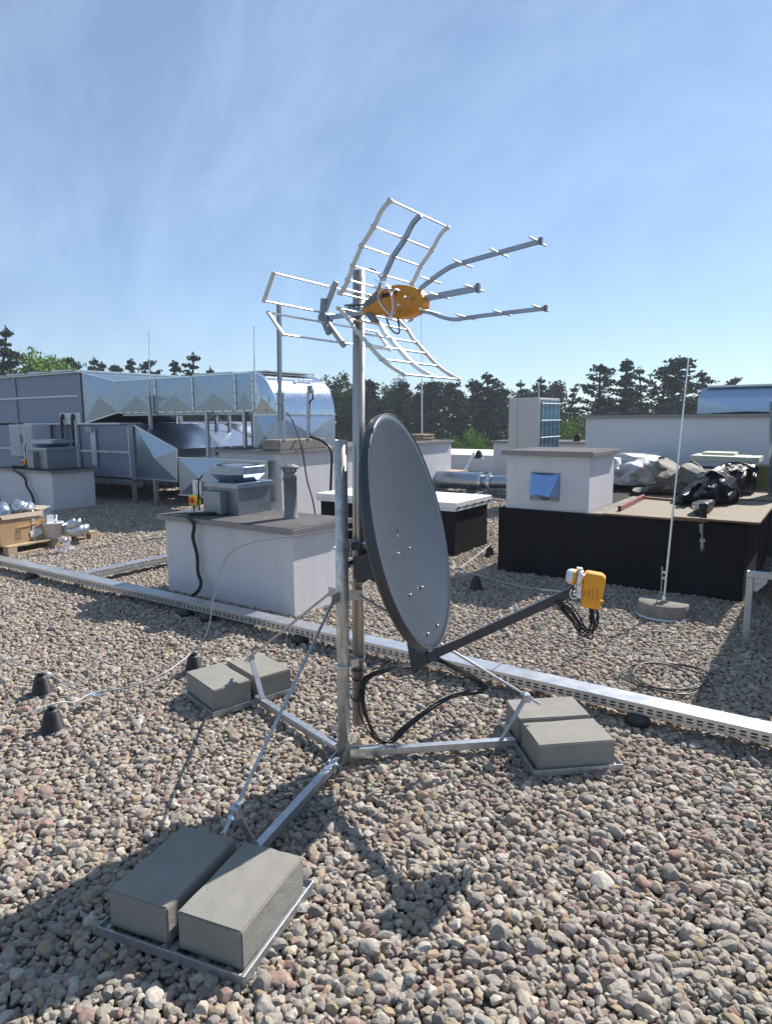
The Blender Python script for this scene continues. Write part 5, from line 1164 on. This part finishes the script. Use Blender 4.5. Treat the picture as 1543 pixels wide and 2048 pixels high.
ring(cc_ - cdir * .36 + pn * .06 - Zv * .03, .09, .15, (cdir * .9 - pn * .3 + Zv * .1), 'duct sleeve at the far left of the carton')
bp_ = pt(118, 1076, .124) + pn * .13; bk = thing('bucket', bp_, 'dusty grey white bucket full of fittings on the pallet', 'bucket'); bh = gd(108, 1048, fw(bp_)).z - .124; bh = .21
MB().lathe(bp_, [(.001, 0), (.115, 0), (.142, bh), (.149, bh), (.149, bh - .015), (.144, bh - .018)], 28).build('bucket_shell', m_bucket, bk)
MB().lathe(bp_ + Zv * (bh - .05), [(0, 0), (.134, 0)], 20).build('rubble', m_mortar, bk)
for dx_, dy_, w_, h_, rz_, lab in ((-.02, .03, .13, .21, .3, 'tall flat silver plate standing in the bucket'), (-.05, -.06, .11, .12, .1, 'small square galvanised bracket in front in the bucket')):
    p = bp_ + cdir * dx_ + pn * dy_ + Zv * (bh - .02); tag(MB().obox(p - cdir * w_ / 2, cdir * w_ + pn * .01, pn * .012, Zv * h_).build('metal_plate', m_sheet_lid if rz_ < .2 else m_sheet, bevel=.001), lab, 'metal plate')
p = bp_ + cdir * .07 + Zv * (bh + .02); tag(MB().tube([p - cdir * .03 - pn * .04, p + cdir * .03 + pn * .03 + Zv * .05], .022, 14).tube([p - Zv * .01, p - Zv * .035 + cdir * .03], .026, 14).build('pipe_fitting', m_zinc), 'bright round pipe fitting lying at the bucket rim', 'fitting')
rp0 = pt(158, 1073, .124) + pn * .16; ring(rp0 + Zv * .075 + cdir * .07, .185, .14, (cdir * .05 + Zv * 1), 'wide shiny duct ring lying flat on the pallet')
ring(rp0 + Zv * .17 + cdir * .07, .19, .08, (cdir * -.28 + Zv * 1 + pn * .25), 'open duct band resting tilted on the flat ring', cut=.62)
ring(rp0 - cdir * .14 + pn * .26 + Zv * .14, .21, .06, (pn * .7 + Zv * .8 + cdir * .3), 'large thin duct band behind the bucket', cut=.8)
# clear bag hanging at the pallet front
crp = []; rg_ = random.Random(12); cq = gz(133, 1092, .09); mb = MB()
nu, nv = 26, 16; vs = []
for i in range(nv + 1):
    f_ = i / nv; z_ = .005 + f_ * .20; rad = .085 * (1 - f_ * .35) + .02 * math.sin(f_ * 9)
    for k_ in range(nu):
        a = 2 * PI * k_ / nu; nn_ = noise.noise(Vector((math.cos(a) * 1.6, math.sin(a) * 1.6, f_ * 3))); vs.append(Vector((cq.x, cq.y, 0)) + Vector((math.cos(a) * rad * (1 + nn_ * .8), math.sin(a) * rad * .7 * (1 + nn_ * .8), z_ + nn_ * .02)))
fs = [(i * nu + k_, i * nu + (k_ + 1) % nu, (i + 1) * nu + (k_ + 1) % nu, (i + 1) * nu + k_) for i in range(nv) for k_ in range(nu)]
mb.add(vs, fs, False); tag(mb.build('plastic_bag', m_bag), 'crumpled clear plastic bag on the gravel beside the pallet', 'plastic bag')

# thin lightning rods against the sky
for px, y0_, y1_, D_, lab in ((298, 662, 760, 13.5, 'thin lightning rod rising behind the big duct at left'), (508, 652, 745, 11.5, 'thin lightning rod above the duct elbow')):
    a_, b_ = gd(px + 1.5, y1_ + 60, D_), gd(px, y0_, D_); r0 = thing('lightning_rod', a_, lab, 'lightning rod'); MB().tube([a_, a_.lerp(b_, .6)], .012, 6).tube([a_.lerp(b_, .59), b_], .007, 6).build('rod', m_panel_lt, r0)

# out of frame on the right: plant that throws the broad shadow over the gravel there
ou = thing('ventilation_unit', (.6, 6.5, .55), 'grey ventilation unit on the rail frame just outside the right edge', 'ventilation unit')
MB().box((-.355, 5.34, .56), (.03, 8.6, 1.2)).build('casing', m_panel, ou); MB().box((.032, 5.6, .56), (1.6, 8.6, 1.18)).build('side_section', m_panel, ou)

# ================================================================ TREES
GZ = -9.5
def leaf_cluster(mb, c, r, n_, s, rg, flat=.7):
    for _ in range(n_):
        v = Vector((rg.gauss(0, 1), rg.gauss(0, 1), rg.gauss(0, flat))); v = v.normalized() * r * rg.random() ** .45; v.z *= flat; p = c + v
        a = Vector((rg.gauss(0, 1), rg.gauss(0, 1), rg.gauss(0, 1))).normalized(); b_ = a.cross(Vector((rg.gauss(0, 1), rg.gauss(0, 1), rg.gauss(0, 1)))).normalized(); q = s * rg.uniform(.5, 1.25)
        mb.add([p + a * q, p + b_ * q * .5, p - a * q * .6, p - b_ * q * .5], [(0, 1, 2, 3)])
def pine(seed, h=10., w=2.6, lv=15, br=5, per=24, ls=.10, crown=.62):
    rg = random.Random(seed); tr_ = MB(); cr2 = MB(); tp = [Vector((0, 0, 0))]
    for k_ in range(1, 7): tp.append(Vector((rg.uniform(-.1, .1) * k_ / 3, rg.uniform(-.1, .1) * k_ / 3, h * k_ / 6.2)))
    tr_.tube(tp, [.17 - .022 * k_ for k_ in range(7)], 7)
    def trunk(z): i = min(5, int(z / h * 6.2)); f_ = z / h * 6.2 - i; return tp[i].lerp(tp[i + 1], min(1, max(0, f_)))
    for l_ in range(lv):
        f_ = l_ / (lv - 1); z = h * (1 - crown) + h * crown * (f_ ** .9) * .96 + rg.uniform(-.1, .1)
        L_ = w / 2 * (min(1, .35 + f_ * 2.2) * (1 - f_) ** .8 + .07) * rg.uniform(.8, 1.2)
        for j_ in range(br - (1 if f_ > .8 else 0)):
            a = rg.uniform(0, 2 * PI); Lb = L_ * rg.uniform(.45, 1.25); b0 = trunk(z); up_ = rg.uniform(.0, .35) + f_ * .5
            e = b0 + Vector((math.cos(a) * Lb, math.sin(a) * Lb, up_ * Lb)); mid = b0.lerp(e, .5) + Vector((0, 0, -.06 * Lb)); tr_.tube([b0, mid, e], [.03, .02, .006], 4, caps=False)
            for t_ in (.42, .72, 1.0):
                if t_ < .5 and rg.random() < .35: continue
                c = b0.lerp(e, t_) + Vector((rg.uniform(-.1, .1), rg.uniform(-.1, .1), rg.uniform(0, .1))); leaf_cluster(cr2, c, rg.uniform(.14, .24) * (.8 + w * .12), per, ls, rg, .5)
    leaf_cluster(cr2, tp[-1] + Vector((0, 0, .1)), .13, 20, ls * .8, rg, 2.2)
    return tr_, cr2
def broad(seed, h=10., w=5., ncl=190, per=80, ls=.115):
    rg = random.Random(seed); tr_ = MB(); cr2 = MB(); tr_.tube([(0, 0, 0), (.1, 0, h * .4), (.0, .1, h * .8)], [.22, .15, .05], 7)
    for k_ in range(ncl):
        v = Vector((rg.gauss(0, 1), rg.gauss(0, 1), rg.gauss(0, 1))).normalized() * rg.uniform(.35, 1) ** .5; c = Vector((v.x * w / 2, v.y * w / 2, h * .62 + v.z * h * .36)) + Vector((noise.noise(v * 3 + Vector((seed, 0, 0))), 0, noise.noise(v * 2.2))) * .8
        tr_.tube([(0, 0, h * .45), Vector((0, 0, h * .5)).lerp(c, .6), c], [.05, .03, .008], 4, caps=False); leaf_cluster(cr2, c, w * .11, per, ls, rg, .8)
    return tr_, cr2
def mkproto(kind_, seed, m_, **k):
    tr_, cr2 = (pine if kind_ == 'pine' else broad)(seed, **k)
    root = bpy.data.objects.new('pine_tree' if kind_ == 'pine' else 'leafy_tree', None); COL.objects.link(root)
    tr_.build('trunk', m_bark, root); cr2.build('crown', m_, root, recalc=False)
    return root
protos = [mkproto('pine', 1, m_pine), mkproto('pine', 2, m_pine, w=3.4, crown=.55, lv=14), mkproto('pine', 3, m_pine, w=2.3, lv=13, br=4, crown=.65), mkproto('pine', 5, m_pine, w=3.8, lv=12, br=6, crown=.45)]
bproto = [mkproto('broad', 11, m_birch), mkproto('broad', 12, m_birch_d)]
used = set()
TR = [  # px, top y, distance, proto, height, width factor, label
 (2, 648, 48, 2, 14.5, 1.0, 'tall bare topped pine at the left edge'), (18, 690, 55, 1, 14, 1.2, 'dark pine left of the bright green trees'),
 (128, 706, 58, 1, 14, 1.0, 'dark pine just right of the bright green trees'), (152, 714, 60, 3, 14, .9, 'small dark pine second right of the bright green trees'), (180, 710, 58, 2, 13.5, .9, 'slender pine above the pale unit roof'),
 (198, 718, 62, 0, 14, .9, 'low round pine above the unit roof'), (232, 723, 64, 3, 14, .8, 'low dark pine left of the first thin rod'), (263, 711, 60, 0, 14, .85, 'pointed pine left of the first thin rod'), (297, 712, 60, 1, 14, .9, 'broad pine directly behind the first thin rod'),
 (345, 713, 56, 0, 13.5, .9, 'dark pine above the duct left of the tallest one'), (384, 702, 54, 2, 13.5, 1.15, 'tallest ragged pine above the big duct'), (415, 730, 58, 2, 13, .8, 'small pine right of the tallest ragged one'), (447, 743, 66, 3, 13, .8, 'very low pine top peeking over the duct'), (622, 746, 62, 2, 13, .6, 'thin twig like pine top beside the elbow'),
 (735, 752, 60, 1, 14, 1.0, 'pine just right of the pole under the antenna'), (800, 760, 58, 0, 13.5, 1.0, 'dark pine behind the dish top'), (858, 756, 60, 3, 14, 1.0, 'pine beside the thin rod behind the dish'), (905, 757, 58, 1, 13.5, 1.0, 'dense pine above the white parapet'), (950, 757, 60, 0, 14, 1.1, 'dense pine left of the pointed one'),
 (978, 739, 55, 0, 14, 1.25, 'pointed dark pine highest between dish and cooling unit'), (1010, 770, 60, 3, 13, .9, 'low pine right of the pointed dark one'), (1042, 757, 58, 2, 13, .95, 'pine above the cooling unit, left one'), (1088, 749, 58, 2, 13.5, 1.0, 'slender pine above the cooling unit, right one'),
 (1142, 768, 60, 2, 13, 1.0, 'pale thin pine right of the cooling unit'), (1198, 721, 52, 1, 14, 1.15, 'tall open pine left in the right hand group'), (1248, 711, 52, 0, 14.5, 1.2, 'tall pointed pine second in the right hand group'), (1285, 729, 54, 2, 14, 1.0, 'slimmer pine third in the right hand group'),
 (1330, 722, 54, 1, 14, 1.2, 'broad pine left of the tallest right hand pine'), (1352, 706, 50, 3, 14.5, 1.3, 'tallest pine at right with bare tip beside the long rod'), (1408, 735, 54, 0, 14, 1.0, 'pine right of the long lightning rod'), (1470, 748, 62, 1, 13.5, .9, 'lone pine top above the duct hood')]
for px, ty, D_, pi_, h_, wf, lab in TR:
    tp = gd(px, ty, D_); hh = tp.z - GZ; src = protos[pi_]
    o = src if pi_ not in used else copy_tree(src); used.add(pi_)
    o.location = (tp.x, tp.y, GZ); s_ = hh / 10.15; o.scale = (s_ * wf, s_ * wf, s_); o.rotation_euler = (0, 0, random.uniform(0, 6)); tag(o, lab, 'pine tree', 'pines beyond the roof')
for px, ty, D_, w_, pi_, lab in ((62, 682, 50, 7.5, 0, 'bright fresh green leafy tree at the left skyline'), (100, 690, 52, 6, 0, 'right half of the bright green trees beside the dark pines'), (672, 743, 62, 7.5, 1, 'dull green leafy tree behind the duct elbow'), (935, 840, 40, 3.4, 0, 'bright green birch above the far parapet'), (1140, 815, 42, 3.2, 0, 'bright green birch right of the cooling unit'), (890, 862, 44, 3, 0, 'small bright shrub left of the birch above the parapet'), (795, 752, 66, 5, 1, 'pale bare leafed tree top under the antenna')):
    tp = gd(px, ty, D_); hh = tp.z - GZ; src = bproto[pi_]; o = src if ('b', pi_) not in used else copy_tree(src); used.add(('b', pi_))
    o.location = (tp.x, tp.y, GZ); o.scale = (w_ / 5, w_ / 5, hh / 10); o.rotation_euler = (0, 0, random.uniform(0, 6)); tag(o, lab, 'leafy tree', 'leafy trees beyond the roof')
# forest mass behind, reads as one wood
rg = random.Random(77); fm = MB()
for i in range(290):
    px = rg.uniform(-150, 1700); D_ = rg.uniform(64, 92)
    skyl = 764 if px < 1130 else 797
    if 120 < px < 640: skyl = 762
    tp = gd(px, skyl + rg.uniform(-8, 34), D_); hh = tp.z - GZ
    c0 = Vector((tp.x, tp.y, GZ)); w_ = rg.uniform(3.0, 4.6)
    fm.tube([c0, c0 + Vector((0, 0, hh * .9))], [.2, .06], 5, caps=False)
    for k_ in range(46):
        f_ = rg.random(); z = hh * (.30 + .68 * f_); r_ = w_ * .5 * (1 - f_ * .75) * rg.uniform(.3, 1); a = rg.uniform(0, 6.28)
        leaf_cluster(fm, c0 + Vector((math.cos(a) * r_, math.sin(a) * r_, z)), w_ * .17, 26, .25, rg, .7)
fo = fm.build('forest', m_pine2, recalc=False); tag(fo, 'dense dark pine wood in the distance beyond the roof', 'forest'); kind(fo, 'stuff')

hz = MB().box((-95, -30, -10.5), (60, 110, 13.5)).build('haze', m_bag); kind(hz, 'stuff'); hz['label'] = 'thin pale air haze over the roof and the wood'
hm = bpy.data.materials.new('haze_air'); hm.use_nodes = True; t = hm.node_tree; t.nodes.clear(); pv = N(t, 'ShaderNodeVolumePrincipled'); pv.inputs['Color'].default_value = (.80, .88, 1, 1); pv.inputs['Density'].default_value = .0009; pv.inputs['Anisotropy'].default_value = .2
mo = N(t, 'ShaderNodeOutputMaterial'); t.links.new(pv.outputs[0], mo.inputs['Volume']); hz.data.materials.clear(); hz.data.materials.append(hm); S.cycles.volume_bounces = 0
S.cycles.max_bounces = 7; S.cycles.transparent_max_bounces = 8
S.cycles.use_adaptive_sampling = True; S.cycles.adaptive_threshold = .015
S.cycles.use_denoising = True
